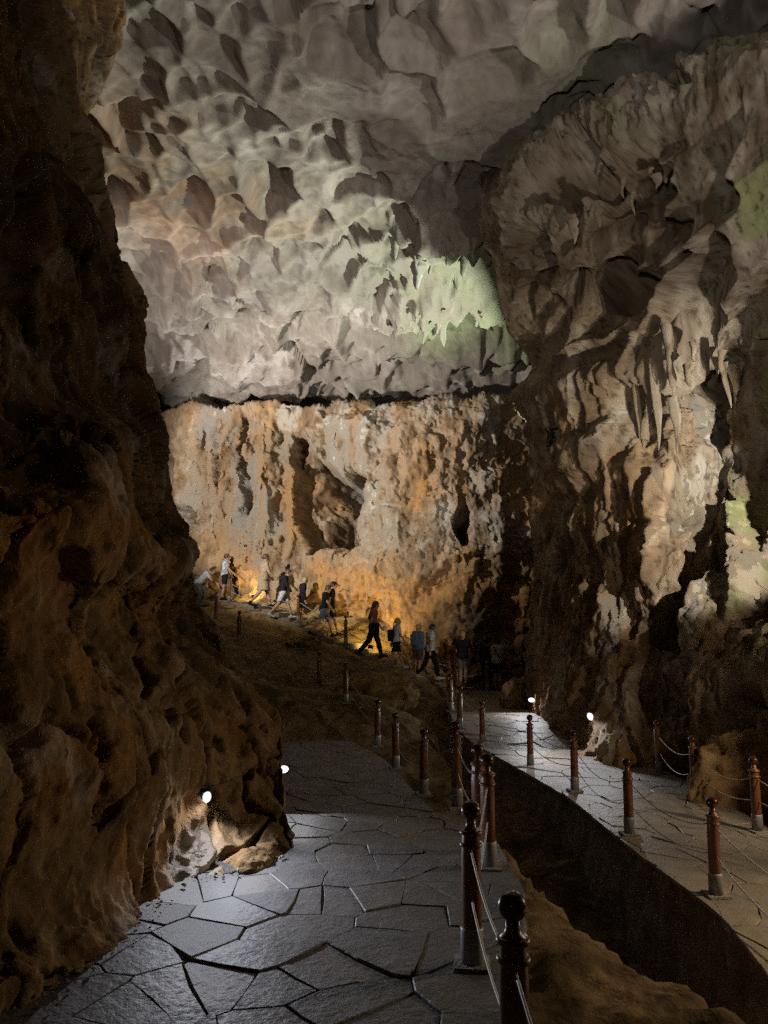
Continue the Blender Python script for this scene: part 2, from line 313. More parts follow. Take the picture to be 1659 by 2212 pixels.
def build_right():
    edge = [(-200, 1860), (0, 1585), (80, 1450), (150, 1340), (200, 1215), (245, 1160), (290, 1085), (345, 1054), (400, 1052), (480, 1044), (530, 1050), (640, 1074), (730, 1106), (790, 1136), (830, 1131), (860, 1133), (900, 1150), (960, 1166), (1000, 1178), (1100, 1190), (1200, 1180), (1280, 1162), (1400, 1150), (1490, 1138), (1560, 1142), (1800, 1150)]
    py = np.linspace(-200, 1800, 800)
    P, PX, PY = edge_sheet(edge, 1960, py, 330, 5.0, 40, right_depth, 1, .95)
    kk = np.linspace(1, 0, 40, endpoint=False)[None, :, None]; tt_ = (1-S(330, 440, PY[:, :40]))[..., None]     # near the roof the rock curves up into it
    P[:, :40] = tt_*(P[:, 40:41]+kk*np.array([-1.9, 1.0, 1.5]))+(1-tt_)*P[:, :40]
    N = face_camera(P, normals(P))
    q = P; wq = q+.3*np.stack([fbm(q*.8+1, 3), fbm(q*.8+21, 3), fbm(q*.8+41, 3)], -1)
    low = S(760, 860, PY+.25*(PX-1140)*0)                     # flowstone below the overhang, scallops above
    lip = 830-.27*(PX-1140); low = S(-40, 50, PY-lip)
    # scallops of the overhang
    n_ = P[..., 0]*.75-P[..., 1]*.2; a1, e1, r1 = cups((n_+.25*fbm(q*.9, 2))/.95, (P[..., 2]-.35*P[..., 0]+.25*fbm(q*.9+9, 2))/1.35, 51)
    band = np.clip(blob(PX, PY+.45*(PX-1350)+30*fbm(q*.8, 2), 1350, 300, 420, 70, .9)+.7*blob(PX, PY+40*fbm(q*.8+4, 2), 1180, 480, 130, 50, .9), 0, 1)
    sc = -(.55*np.clip(a1, 0, 1.1)+.95*r1*(1-(1-np.clip(e1, 0, 1))**2))*(1-band)-.12*cups(n_/.5, P[..., 2]/.6, 61)[0]*(1-band)+band*(.16+.20*ridged(wq*np.array([2.4, 2.4, .8]), 3, .55)+.14*fbm(wq*3, 3))
    # vertical flutes and curtains
    h = P[..., 0]*.8-P[..., 1]*.6; v3 = np.stack([h, P[..., 1]*.3, P[..., 2]*.22], -1)
    cur = blob(PX, PY, 1290, 860, 170, 160, .7)
    fl = .24*ridged(v3*1.15+.15*fbm(q*.6, 2)[..., None], 3, .5)+cur*.30*ridged(v3*np.array([2.6, 1, .6])+9, 2, .5)
    rough = .24*fbm(wq*.7, 4, .45)+.08*ridged(wq*1.1+3, 3, .5)
    cav = S(.05, .45, fbm(wq*np.array([.75, .75, .5])+77, 3))*S(1400, 1480, PX)*(1-S(1480, 1560, PY))*S(700, 760, PY)
    ex = np.interp(PY, [p for p, _ in edge], [q_ for _, q_ in edge]); em = .25+.75*S(5, 110, PX-ex)
    d = low*(fl+rough-1.1*cav)*(.5+.5*em)+(1-low)*(sc+.25*rough+.72)*em
    hw = 26*fbm(q*.9+33, 3); hv = 26*fbm(q*.9+53, 3)
    for (cx, cy, rx, ry, a) in ((1318, 400, 34, 62, 1.3), (1345, 625, 58, 44, 1.6), (1258, 610, 30, 36, 1.1), (1410, 395, 46, 50, .9), (1505, 110, 52, 70, 1.5), (1480, 215, 60, 22, .9), (1205, 640, 18, 22, .7), (1330, 500, 40, 34, .8), (1180, 560, 24, 40, .7), (1140, 650, 20, 34, .6), (1560, 420, 44, 60, 1.0), (1450, 520, 50, 40, .9), (1300, 235, 60, 16, .8), (1220, 285, 50, 14, .7), (1110, 340, 40, 12, .6)):
        d -= .75*a*blob(PX+hw, PY+hv, cx, cy, rx, ry, .6)*(1-low)
    d += low*(1-S(0, 70, PY-lip))*.35                                             # the ledge between both
    for (cx, cy, rx, ry, a) in ((1432, 900, 20, 150, .55), (1425, 1170, 18, 130, .45), (1470, 740, 70, 60, .4), (1290, 985, 60, 40, .35), (1350, 960, 40, 45, .35), (1300, 1035, 120, 40, .25), (1180, 1080, 40, 160, .2), (1545, 1350, 60, 120, .35), (1610, 1520, 60, 90, .4), (1570, 1000, 28, 200, .6), (1640, 1200, 40, 180, .5)):
        d += a*blob(PX+12*fbm(q*1.3, 2), PY, cx, cy, rx, ry, .8)
    P = P+N*d[..., None]; N = face_camera(P, normals(P))
    P = P+N*((.05*fbm(P*np.array([3.2, 3.2, 1.4]), 4, .6)+.012*fbm(P*11, 2)-.07*S(.2, .6, fbm(P*np.array([3, 3, 1.6])+4, 3)))*(.25+.75*np.maximum(low, band)))[..., None]
    st = stainz(PX.shape); u = fbm(P*.7, 3); st[..., 0] = np.clip(.35+u+.5*S(1350, 1700, PY), 0, 1)*S(700, 1000, PY)*.8
    st[..., 1] = np.clip(S(.0, .5, fbm(v3*1.2+8, 3))*low*.8+S(1380, 1480, PX)*.35+band*.5, 0, 1)
    st[..., 2] = np.clip(S(-.1, .4, fbm(P*.6+50, 3))*(S(1480, 1640, PX)*(1-S(1350, 1500, PY))+.6*band+blob(PX, PY, 1640, 380, 120, 120)), 0, 1)*.8
    hole = inpoly(PX+6*fbm(P*4, 2), PY+6*fbm(P*4+5, 2), HOLE); hole[:, :45] = False
    # the hole has walls: its rim sinks back into the stone
    o = link('cave_wall_right', mesh_np('cave_wall_right', P, grid_faces(*PX.shape, mask=hole), attrs=paint(P, st, **C_RIGHT)), M_RIGHT); tag(o, kind='structure')
    c = np.array(HOLE, float); m = c.mean(0); n = 90; tt = np.linspace(0, len(c), n, endpoint=False)
    cc = np.stack([np.interp(tt, range(len(c)+1), np.r_[c[:, k], c[0, k]]) for k in (0, 1)], -1)
    rows = []
    for j, (sc_, dd) in enumerate(((1.5, -.05), (1.02, .05), (1.0, .5), (1.06, 1.2), (1.3, 2.0))):
        pq = m+(cc-m)*sc_; rows.append(at(pq[:, 0], pq[:, 1], right_depth(pq[:, 0], pq[:, 1])+dd))
    R = np.stack(rows); R = np.concatenate([R, R[:, :1]], 1); R = R+(.05*fbm(R*5, 3))[..., None]
    s2 = stainz(R.shape[:2]); s2[..., 1] = .6
    link('hole_rim', mesh_np('hole_rim', R, grid_faces(*R.shape[:2]), attrs=paint(R, s2, **C_RIGHT)), M_RIGHT, o)
    return o

def back_depth(PX, PY):
    ctl = [(230, 860, 29.5), (350, 880, 27.8), (600, 880, 27.5), (850, 872, 27.2), (1100, 862, 26.8), (1330, 850, 27.5), (360, 960, 28.4), (450, 1000, 28.2), (560, 1000, 27.9), (600, 1150, 27.9), (420, 1180, 28.4), (330, 1300, 29.5),
           (700, 960, 27.6), (850, 960, 26.6), (920, 1000, 26.2), (980, 1060, 26.5), (1080, 980, 26.8), (1140, 1100, 27.0), (1175, 1000, 28.6), (1260, 1000, 29.5), (1330, 1200, 29.5), (850, 1090, 26.6), (480, 1300, 28.6), (600, 1300, 27.6), (700, 1300, 27.4), (800, 1290, 27.0), (800, 1220, 26.6), (900, 1200, 25.9), (850, 1350, 26.8), (950, 1330, 25.9), (1080, 1300, 26.2), (1130, 1400, 26.4), (1000, 1480, 25.9), (700, 1420, 27.2), (450, 1450, 28.2), (1250, 1500, 26.6), (850, 1560, 26.4)]
    return tps(ctl, (PX, PY))
def build_back():
    px = np.linspace(230, 1345, 500); py = np.r_[np.linspace(830, 872, 14)[:-1], np.linspace(872, 1560, 330)]
    PX, PY = np.meshgrid(px, py); ledge = 882-.025*(PX-350)+24*fbm(np.stack([PX*.009, 0*PX, 0*PX], -1), 3)
    D = back_depth(PX, np.maximum(PY, 872)); P = at(PX, PY, D)
    up = np.clip((ledge-PY)/40, 0, 1.3); P[..., 1] += up*6.0                      # the top of the wall runs back as a ledge
    P[..., 2] = np.where(up > 0, at(PX, ledge, D)[..., 2]+.25*up, P[..., 2]); P[..., 0] = at(PX, PY, D)[..., 0]
    N = face_camera(P, normals(P)); N = np.where((up > 0)[..., None], np.array([0, -.3, .9]), N)
    q = P; wq = q+.35*np.stack([fbm(q*.6+1, 3), fbm(q*.6+21, 3), fbm(q*.6+41, 3)], -1)
    v3 = np.stack([q[..., 0], q[..., 1]*.4, q[..., 2]*.16], -1); vw = v3+.12*fbm(q*.9, 3)[..., None]
    left = 1-S(620, 720, PX); mid = S(760, 820, PX)*(1-S(980, 1060, PX))
    mm = S(-.3, .3, fbm(q*.5+90, 2)); d = .30*fbm(wq*.6, 4, .45)+.12*mm*ridged(wq*np.array([1, 1, .6])+3, 3, .5)+.05*(1-mm)*billow(wq*1.3, 2)
    d += left*(1-S(1180, 1280, PY))*(.25+.75*S(895, 960, PY))*(1.3*billow(vw*.55+2, 2, .4)+.25*ridged(vw*1.4, 3, .5)-.6)+(1-left)*(.09*ridged(vw*1.3+5, 3, .5)+.10*ridged(wq*np.array([.4, .4, 1.3])+15, 3, .5))
    aa, ee, rr = cups(wq[..., 0]*.8, wq[..., 2]*.7, 71); d += .3*mid*(aa-.5)*(1-S(1080, 1150, PY))
    d += S(1120, 1200, PY)*.16*ridged(wq*np.array([.8, .8, .9])+30, 3, .5)
    w1 = 16*fbm(q*.8+5, 3); hx = PX+w1; hy = PY+16*fbm(q*.8+15, 3)
    hp = inpoly(hx, hy, [(632, 935), (662, 948), (690, 990), (722, 1012), (745, 1045), (768, 1030), (792, 1035), (790, 1100), (772, 1140), (778, 1188), (745, 1196), (700, 1178), (672, 1186), (648, 1160), (628, 1100), (636, 1020)]).astype(float)
    for _ in range(4): hp[1:-1, 1:-1] = (hp[1:-1, 1:-1]*2+hp[:-2, 1:-1]+hp[2:, 1:-1]+hp[1:-1, :-2]+hp[1:-1, 2:])/6
    hol = hp*(.30+.75*S(650, 745, hx+10*fbm(q*1.5, 2)))
    hol = hol+.35*blob(hx, hy, 1002, 1135, 22, 45, .6)+.2*blob(hx, hy, 525, 1010, 12, 120)+.15*blob(hx, hy, 470, 990, 10, 90)+.2*blob(hx, hy, 410, 1110, 16, 18)+.25*blob(hx, hy, 402, 1142, 14, 14)
    d -= 6.0*hol
    d += .5*blob(PX, PY, 770, 940, 60, 50, .9)+.45*blob(PX, PY, 580, 1130, 22, 90, .8)
    ed = np.exp(-((PY-ledge-12)/14)**2); d += ed*(.35+.3*fbm(wq*1.3, 3))
    d = d*(.3+.7*S(0, 50, PY-ledge)); d = np.where(up > 0, .15*fbm(wq, 3), d)
    P = P+N*d[..., None]; N = face_camera(P, normals(P))
    P = P+N*(.08*fbm(P*np.array([2.4, 2.4, 1.5]), 4, .6)+.02*fbm(P*8, 2)-.08*S(.2, .6, fbm(P*np.array([2.2, 2.2, 1.5])+4, 4)))[..., None]
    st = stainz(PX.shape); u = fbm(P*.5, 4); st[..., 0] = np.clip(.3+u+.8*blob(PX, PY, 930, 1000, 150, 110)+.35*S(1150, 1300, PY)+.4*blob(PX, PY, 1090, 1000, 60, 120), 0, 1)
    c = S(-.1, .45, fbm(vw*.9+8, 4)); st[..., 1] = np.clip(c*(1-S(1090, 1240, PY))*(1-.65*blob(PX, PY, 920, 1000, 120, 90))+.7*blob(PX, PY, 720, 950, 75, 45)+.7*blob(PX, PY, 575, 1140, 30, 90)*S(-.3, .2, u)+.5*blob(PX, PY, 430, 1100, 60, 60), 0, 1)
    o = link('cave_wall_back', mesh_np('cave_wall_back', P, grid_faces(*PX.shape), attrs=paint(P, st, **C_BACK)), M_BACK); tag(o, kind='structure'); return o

def build_rear():
    """the rest of the chamber, behind and beside the camera"""
    prof = [(-3.2, 5.5), (-2.6, 2.5), (-3.2, -1.5), (-2.2, -6), (3, -8), (9, -6), (12, 0), (12.5, 7), (11.5, 13)]
    t = np.linspace(0, len(prof)-1, 170); X = np.interp(t, range(len(prof)), [p[0] for p in prof]); Y = np.interp(t, range(len(prof)), [p[1] for p in prof])
    z = np.linspace(-3, 15, 110); XX, ZZ = np.meshgrid(X, z); YY = np.meshgrid(Y, z)[0]; P = np.stack([XX, YY, ZZ], -1); N = normals(P)
    P = P+N*(.5*fbm(P*.5, 4)+.12*ridged(P*1.4, 3))[..., None]
    o = link('cave_wall_rear', mesh_np('cave_wall_rear', P, grid_faces(*XX.shape), attrs=paint(P, stainz(XX.shape), **C_LEFT)), M_LEFT); tag(o, kind='structure')
    # side of the chamber behind the rock on the other side
    y = np.linspace(6, 34, 130); z = np.linspace(-2, 15, 90); YY, ZZ = np.meshgrid(y, z); P = np.stack([-13.5+.0*YY, YY, ZZ], -1)
    P = P+np.array([1, 0, 0])*(.9*fbm(P*.35, 4)+.15*ridged(P*1.2, 3))[..., None]
    o = link('cave_wall_side', mesh_np('cave_wall_side', P, grid_faces(*YY.shape), attrs=paint(P, stainz(YY.shape), **C_BACK)), M_BACK); tag(o, kind='structure')
    x = np.linspace(-15, 16, 150); z = np.linspace(-2, 13, 80); XX, ZZ = np.meshgrid(x, z); P = np.stack([XX, 33+0*XX, ZZ], -1)
    P = P-np.array([0, 1, 0])*(1.1*fbm(P*.35, 4)+.2*ridged(P*1.1, 3))[..., None]
    o = link('cave_wall_end', mesh_np('cave_wall_end', P, grid_faces(*XX.shape), attrs=paint(P, stainz(XX.shape), **C_RIGHT)), M_RIGHT); tag(o, kind='structure')

# stair line: pixel of the tread edge and depth
STAIR = [(400, 1303, 27.6), (470, 1299, 27.2), (540, 1305, 26.6), (590, 1322, 25.9), (640, 1346, 25.3), (700, 1374, 24.8), (760, 1402, 24.4), (815, 1424, 24.1), (870, 1446, 23.9), (920, 1466, 23.8), (960, 1482, 23.8)]
STAIR_W = [A(*s) for s in STAIR]
def build_ground():
    x = np.linspace(-13, 14, 350); y = np.r_[np.linspace(-8, 2, 40)[:-1], np.linspace(2, 31, 400)]; X, Y = np.meshgrid(x, y)
    c = []                                                      # (x, y, z)
    for p in STAIR_W:
        c.append((p.x, p.y+.1, p.z-.12)); c.append((p.x+.2, p.y+1.0, p.z+.12)); c.append((p.x+.3, p.y+2.4, p.z+.95))
    for (px, py, d) in ((520, 1365, 24), (480, 1400, 21), (600, 1420, 21.5), (700, 1450, 21.5), (800, 1475, 21.5), (900, 1490, 22), (700, 1500, 19.3), (800, 1520, 18.5), (900, 1560, 17.5), (620, 1500, 20.5), (560, 1470, 18.5)):
        p = A(px, py, d); c.append((p.x, p.y, p.z))
    c += [(-8, 20, 2.6), (-9, 27, 3.2), (-12, 12, 2), (-12, 30, 3.6), (-5, 8, -.8), (-5, 12, -.6), (-3, 14, -.75), (-2, 12, -.8), (0, 15, -1.3), (.8, 13, -1.5), (1.2, 11, -1.6), (1.4, 9, -1.7), (2, 8, -1.7), (1.6, 17.5, -1.2), (1.9, 21, -.8),
          (2.3, 4.3, -1.0), (1.3, 5.6, -.72), (1.2, 4, -.55), (.9, 3, -.5), (2.4, 5.4, -1.15), (2.1, 6.6, -1.6), (3.2, 5.0, -1.75), (4.2, 4, -1.8), (3.2, 3.2, -1.05), (1.6, 2.6, -.6), (3, 2, -1), (1.05, 6.7, -1.1),
          (5, 10, -1.2), (4, 14, -.9), (6, 12.3, -.9), (7.5, 9, -.8), (9, 12, -.5), (4, 20, -.8), (4, 24.5, -.45), (2.8, 25.5, -.3), (6, 27, -.2), (8, 18, -.4), (12, 20, 0), (12, 30, 0), (0, 30, 1.2), (-2, 2, -.6), (-6, 2, -.6), (0, 0, -.7), (0, -6, -.7), (6, -6, -1), (9, 2, -1.2), (12, 6, -1)]
    cc = np.array([(a*40, b*40, z) for a, b, z in c]); Z = tps(cc, (X*40, Y*40)); Z = np.clip(Z, -2.1, 5)
    ed = np.interp(Y, [0, 4.5, 5.07, 5.33, 5.8, 6.55, 7.8, 8.4], [3.2, 3.0, 2.6, 2.42, 2.1, 1.78, 1.45, 1.1])+.18*fbm(np.stack([X, Y, 0*X], -1)*1.4, 3)
    bank = -.34-.13*(X-1)-.05*np.clip(6-Y, 0, 6)*.5; k = S(-.05, .35, ed-X)*(1-S(7.8, 8.3, Y))*S(-.2, .5, X); Z = Z*(1-k)+bank*k
    P = np.stack([X, Y, Z], -1); q = P*np.array([1, 1, .5])
    wq = q+.3*np.stack([fbm(q*.8+1, 3), fbm(q*.8+21, 3), fbm(q*.8+41, 3)], -1)
    d = .18*fbm(wq*.7, 3)+.05*ridged(wq*1.3, 3, .5)+.03*billow(wq*2.2, 3)+.012*fbm(q*11, 2)
    near = blob(X, Y, 2.0, 4.2, 1.8, 2.2, .5); d += near*(.05*ridged(wq*4, 3)-.04)
    d *= 1-.6*S(22.6, 23.6, Y)*(1-S(1.0, 2.0, X))*0
    P[..., 2] += d
    st = stainz(X.shape); st[..., 0] = np.clip(S(23.6, 24.2, Y)*(1-S(1.3, 2.3, X))*.9+.25*fbm(q, 2), 0, 1)
    o = link('ground', mesh_np('ground', P, grid_faces(*X.shape), attrs=paint(P, st, **C_GROUND)), M_GROUND); tag(o, kind='structure'); return o

CEIL, CEILP = build_ceiling()
LEFT = build_left(); RIGHT = build_right(); BACK = build_back(); build_rear(); GROUND = build_ground()

# ------------------------------------------------------------------ lamps
bpy.context.view_layer.update(); DG = bpy.context.evaluated_depsgraph_get()
def cast(o, d, dist=60):
    ok, p, n, i, ob, m = SC.ray_cast(DG, Vector(o), Vector(d).normalized(), distance=dist); return p if ok else None
def on_wall(px, py, off=.1):                    # the point of the rock seen at a pixel, off metres in front of it
    d = Vector(ray(float(px), float(py))).normalized(); p = cast(CAM, d); return p-d*off
M_BLACK = mat('black_metal', (.015, .015, .016), .45, .6)
M_STEEL = mat('dull_steel', (.42, .42, .44), .38, .9)
def lens_mat(name, col, s):
    m = mat(name, (.8, .8, .8), .3, emit=s, emit_col=col); m.cycles.emission_sampling = 'NONE'; return m
M_LENS_C = lens_mat('lamp_lens_cool', (.93, .95, 1), 14); M_LENS_W = lens_mat('lamp_lens_warm', (1, .80, .42), 10)
def floodlight(name, label, loc, target, power, col, spread=110, blend=.6, size=.12, lens=None, group='floodlights in the cave', scale=1.0, roll=0.0):
    loc = Vector(loc); d = (Vector(target)-loc).normalized(); rot = d.to_track_quat('-Z', 'Y') @ Matrix.Rotation(roll, 3, 'Z').to_quaternion()
    r = empty(name, loc); r.rotation_mode = 'QUATERNION'; r.rotation_quaternion = rot; tag(r, label, 'lamp', group); r.scale = (scale,)*3
    hs = link('housing', boxv(-.11, .11, -.08, .08, .004, .09, .012), M_BLACK, r)
    V, F = lathe([(.04, -.020), (.068, -.016), (.078, -.004), (.078, .006)], 10); link('lens', mesh_py('lens', [(x*1.25, y*.85, z) for x, y, z in V], F, True), lens or M_LENS_C, hs)
    V, F = tube([Vector((-.125, 0, .05)), Vector((-.125, 0, .17)), Vector((.125, 0, .17)), Vector((.125, 0, .05))], .009); link('bracket', mesh_py('bracket', V, F), M_STEEL, r)
    V, F = tube([Vector((.02, .05, .09)), Vector((.03, .10, .20)), Vector((-.02, .22, .22)), Vector((.03, .42, .16)), Vector((.0, .7, .24))], .006, 5); link('power_cord', mesh_py('cord', V, F, True), M_BLACK, r)
    if power:
        L = bpy.data.lights.new('beam', 'SPOT'); L.energy = power; L.color = col; L.spot_size = math.radians(spread); L.spot_blend = blend; L.shadow_soft_size = size
        lo = bpy.data.objects.new('beam', L); COL.objects.link(lo); lo.parent = r; lo.location = (0, 0, -.03)
    return r
COOL = (.93, .94, 1.0); NEUT = (1.0, .93, .84); WARM = (1.0, .72, .38); GOLD = (1.0, .70, .22); GREEN = (.92, 1.0, .86)
# visible lamps
floodlight('wall_lamp', 'lit white box lamp fixed low on the brown rock wall above the paving', on_wall(447, 1722, .13), on(560, 1925, 0), 150, (.84, .88, 1), 165, .9, .04, scale=.55, roll=1.35)
floodlight('wall_lamp', 'small lit white lamp low on the big grey column beside the far walkway', on_wall(1275, 1548, .2), on(1235, 1650, -.6), 300, COOL, 140, .9, .08, scale=.9, roll=1.57)
floodlight('wall_lamp', 'bright lamp half hidden behind the boulder at the far end of the walkway', A(1148, 1512, 19.3), A(1080, 1550, 17.2), 260, COOL, 150, .9, .06, scale=.8)
floodlight('wall_lamp', 'lamp at the corner of the brown rock, shown as a thin bright sliver', A(612, 1662, 8.6), A(770, 1830, 6.6), 45, COOL, 95, .6, .05, scale=.6)
floodlight('path_lamp', 'golden lamp glowing at the foot of the wall behind the stair walkers', A(800, 1396, 24.7), A(790, 1345, 26.0), 185, GOLD, 178, .9, .2, M_LENS_W, scale=.7)
floodlight('path_lamp', 'golden lamp at the wall foot near the top of the stairs', A(548, 1288, 27.2), A(560, 1270, 28.6), 80, GOLD, 178, .9, .2, M_LENS_W, scale=.7)
LEDGE = cast((-4.9, 27.7, 10.15), (0, 0, -1)); LEDGE = (LEDGE or Vector((-4.9, 27.7, 9.8)))+Vector((0, 0, .12)); print('LEDGE', LEDGE, cast((-4.9, 27.7, 10.15), (0, 0, 1)))
# lamps hidden on ledges, whose light the photograph shows; the last one is an added fill lamp
floodlight('floodlight', 'floodlight hidden behind the brown rock, aimed at the orange back wall', A(150, 1000, 18.6), A(700, 1000, 27.3), 6200, (1, .95, .88), 78, .6, .15)
floodlight('floodlight', 'floodlight behind the brown rock, washing the scalloped ceiling above the back wall', A(120, 930, 18.5), A(480, 560, 24.0), 1600, (1, .92, .87), 75, .8, .12)
floodlight('floodlight', 'floodlight lying on the ledge on top of the back wall', LEDGE, LEDGE+Vector((.3, -2.2, 1.1)), 900, COOL, 165, .4, .05, scale=.35)
floodlight('floodlight', 'greenish floodlight behind the big grey column, aimed up at the ceiling', (4.85, 22.2, 6.6), (.8, 20.6, 12.9), 6500, GREEN, 100, .8, .10, scale=.6)
floodlight('floodlight', 'floodlight behind the pierced grey column, lighting its back and the hole', A(1290, 880, 22.5), A(1215, 960, 27.0), 1600, (1, .98, .86), 130, .7, .15)
floodlight('floodlight', 'floodlight high on the rock beyond the frame, raking across the ceiling dome', (8.6, 6.6, 7.4), (-.5, 16, 13.4), 1600, (1, .93, .86), 84, 1.0, .25)
floodlight('floodlight', 'floodlight beside the tan walkway behind the viewpoint, aimed at the ceiling', (6.3, 5.2, .6), (4.2, 13.5, 10), 1500, (1, .92, .84), 84, 1.0, .25)
floodlight('floodlight', 'floodlight behind the viewpoint, aimed high at the ceiling and the overhang', (-.9, -1.4, 2.7), (4.2, 14.5, 12), 1400, (1, .93, .86), 58, .8, .25)
floodlight('floodlight', 'floodlight beyond the frame raking across the grey stalactite wall', A(1960, 1000, 9.4), A(1570, 1040, 15.2), 2300, (1, .95, .82), 74, .5, .06)
floodlight('floodlight', 'warm floodlight beyond the frame beside the far walkway', (5.9, 6.9, 1.7), (3.2, 5.4, -.6), 520, (1, .76, .48), 122, .6, .1)
floodlight('floodlight', 'warm floodlight beyond the frame, beside the lit boulder', (5.75, 8.2, 1.5), (4.9, 11.8, .2), 330, (1, .80, .54), 140, .8, .1)
floodlight('floodlight', 'dim warm fill light added beyond the frame, aimed across at the brown rock wall', (6.8, 4.6, 4.4), (-3.8, 7.8, 4.4), 100, (1, .84, .62), 74, 1.0, .4)  # unseen lamp added as dim fill to brighten the brown wall

# ------------------------------------------------------------------ walkways with flagstones
def slate_mat(name, col, alt, warm):
    m = bpy.data.materials.new(name); m.use_nodes = True; n = m.node_tree.nodes; l = m.node_tree.links; b = n['Principled BSDF']
    tc = n.new('ShaderNodeTexCoord'); oi = n.new('ShaderNodeObjectInfo')
    t = n.new('ShaderNodeTexNoise'); t.inputs['Scale'].default_value = 3.5; t.inputs['Detail'].default_value = 5; t.inputs['Distortion'].default_value = .6; l.new(tc.outputs['Object'], t.inputs[0])
    t2 = n.new('ShaderNodeTexNoise'); t2.inputs['Scale'].default_value = 17; t2.inputs['Detail'].default_value = 4; t2.inputs['Roughness'].default_value = .65; l.new(tc.outputs['Object'], t2.inputs[0])
    mr = n.new('ShaderNodeMapRange'); mr.inputs[1].default_value = .35; mr.inputs[2].default_value = .7; l.new(t.outputs[0], mr.inputs[0])
    x = n.new('ShaderNodeMix'); x.data_type = 'RGBA'; x.inputs[6].default_value = (*col, 1); x.inputs[7].default_value = (*alt, 1); l.new(mr.outputs[0], x.inputs[0])
    y = n.new('ShaderNodeMix'); y.data_type = 'RGBA'; y.inputs[7].default_value = (*warm, 1); l.new(x.outputs[2], y.inputs[6])
    m2 = n.new('ShaderNodeMapRange'); m2.inputs[1].default_value = .45; m2.inputs[2].default_value = 1.0; m2.inputs[4].default_value = .75; l.new(oi.outputs['Random'], m2.inputs[0]); l.new(m2.outputs[0], y.inputs[0])
    l.new(y.outputs[2], b.inputs['Base Color'])
    r = n.new('ShaderNodeMapRange'); r.inputs[1].default_value = .3; r.inputs[2].default_value = .7; r.inputs[3].default_value = .42; r.inputs[4].default_value = .75; l.new(t2.outputs[0], r.inputs[0]); l.new(r.outputs[0], b.inputs['Roughness'])
    ad = n.new('ShaderNodeMath'); ad.operation = 'MULTIPLY_ADD'; l.new(t.outputs[0], ad.inputs[0]); ad.inputs[1].default_value = 1.5; l.new(t2.outputs[0], ad.inputs[2])
    bp = n.new('ShaderNodeBump'); bp.inputs['Strength'].default_value = .4; bp.inputs['Distance'].default_value = .025; l.new(ad.outputs[0], bp.inputs['Height']); l.new(bp.outputs[0], b.inputs['Normal'])
    b.inputs['Specular IOR Level'].default_value = .35
    return m
M_SLATE = slate_mat('grey_slate', (.10, .10, .108), (.17, .165, .17), (.15, .13, .115))
M_TANSTONE = slate_mat('tan_flagstone', (.22, .185, .145), (.31, .26, .20), (.19, .165, .14))
M_MORTAR = mat('mortar', (.11, .105, .10), .9, noise=((.24, .23, .22), 6), bump=.8, bscale=30)
M_CONC = mat('rough_concrete', (.15, .12, .10), .9, noise=((.24, .20, .17), 5), bump=1.0, bscale=14)

class Strip:
    """a walkway: stations (y, x_left, x_right, z)"""
    def __init__(s, st):
        a = np.array(st, float); n = 90; s.y = np.linspace(a[0, 0], a[-1, 0], n)
        f = lambda c: np.interp(s.y, a[:, 0], a[:, c])
        def smooth(v):
            k = np.array([1, 2, 3, 2, 1.])/9; return np.convolve(np.r_[[v[0]]*2, v, [v[-1]]*2], k, 'valid')
        s.l, s.r, s.z = smooth(f(1)), smooth(f(2)), f(3); s.w = float(np.mean(s.r-s.l)); s.L = float(s.y[-1]-s.y[0])
    def pt(s, u, t):
        y = s.y[0]+u; l, r = np.interp(y, s.y, s.l), np.interp(y, s.y, s.r); return l+(r-l)*t/s.w, y, float(np.interp(y, s.y, s.z))
def slab(name, S_, depth, m, side=M_CONC):
    """bed of the walkway with rough walls on both sides"""
    nr = 10; rows = []
    for j in range(nr):                                              # wall below the left edge, top, wall below the right edge
        rows.append(np.stack([S_.l-.04*(nr-1-j)/nr*2, S_.y, S_.z-.022-depth*(1-j/(nr-1))], -1))
    for t in np.linspace(0, 1, 12)[1:-1]: rows.append(np.stack([S_.l+(S_.r-S_.l)*t, S_.y, S_.z-.022], -1))
    for j in range(nr): rows.append(np.stack([S_.r+.04*j/nr*2, S_.y, S_.z-.022-depth*j/(nr-1)], -1))
    P = np.stack(rows, 1); k = np.repeat(np.linspace(0, 1, 4, endpoint=False), 1)
    # finer along the way
    yy = np.linspace(0, len(S_.y)-1, 420); i0 = np.floor(yy).astype(int).clip(0, len(S_.y)-2); f = (yy-i0)[:, None, None]; P = P[i0]*(1-f)+P[i0+1]*f
    w = np.ones(P.shape[1]); w[nr+1:-nr-1] = .12; d = (.10*fbm(P*1.3, 3)+.05*ridged(P*3, 3)+.02*fbm(P*11, 2))
    P[..., 0] += d*w*np.where(np.arange(P.shape[1]) < P.shape[1]//2, 1, -1); P[..., 2] += .10*d*(w > .5)
    nf, nc = P.shape[:2]; Q = grid_faces(nf, nc); V = P.reshape(-1, 3)
    me = mesh_np(name, V, Q)
    o = link(name, me, m); tag(o, kind='structure')
    for e, row in (('end_face', P[-1]), ('front_face', P[0])):
        top = row[nr-1:nc-nr+1]; bot = top.copy(); bot[:, 2] -= depth
        G = np.stack([top, bot]); link(e, mesh_np(e, G, grid_faces(2, G.shape[1])), side, o)
    return o
def clip(poly, nx, ny, c):
    out = []
    for i in range(len(poly)):
        a, b = poly[i], poly[(i+1) % len(poly)]; da = nx*a[0]+ny*a[1]-c; db = nx*b[0]+ny*b[1]-c
        if da <= 0: out.append(a)
        if (da < 0 < db) or (db < 0 < da):
            t = da/(da-db); out.append((a[0]+(b[0]-a[0])*t, a[1]+(b[1]-a[1])*t))
    return out
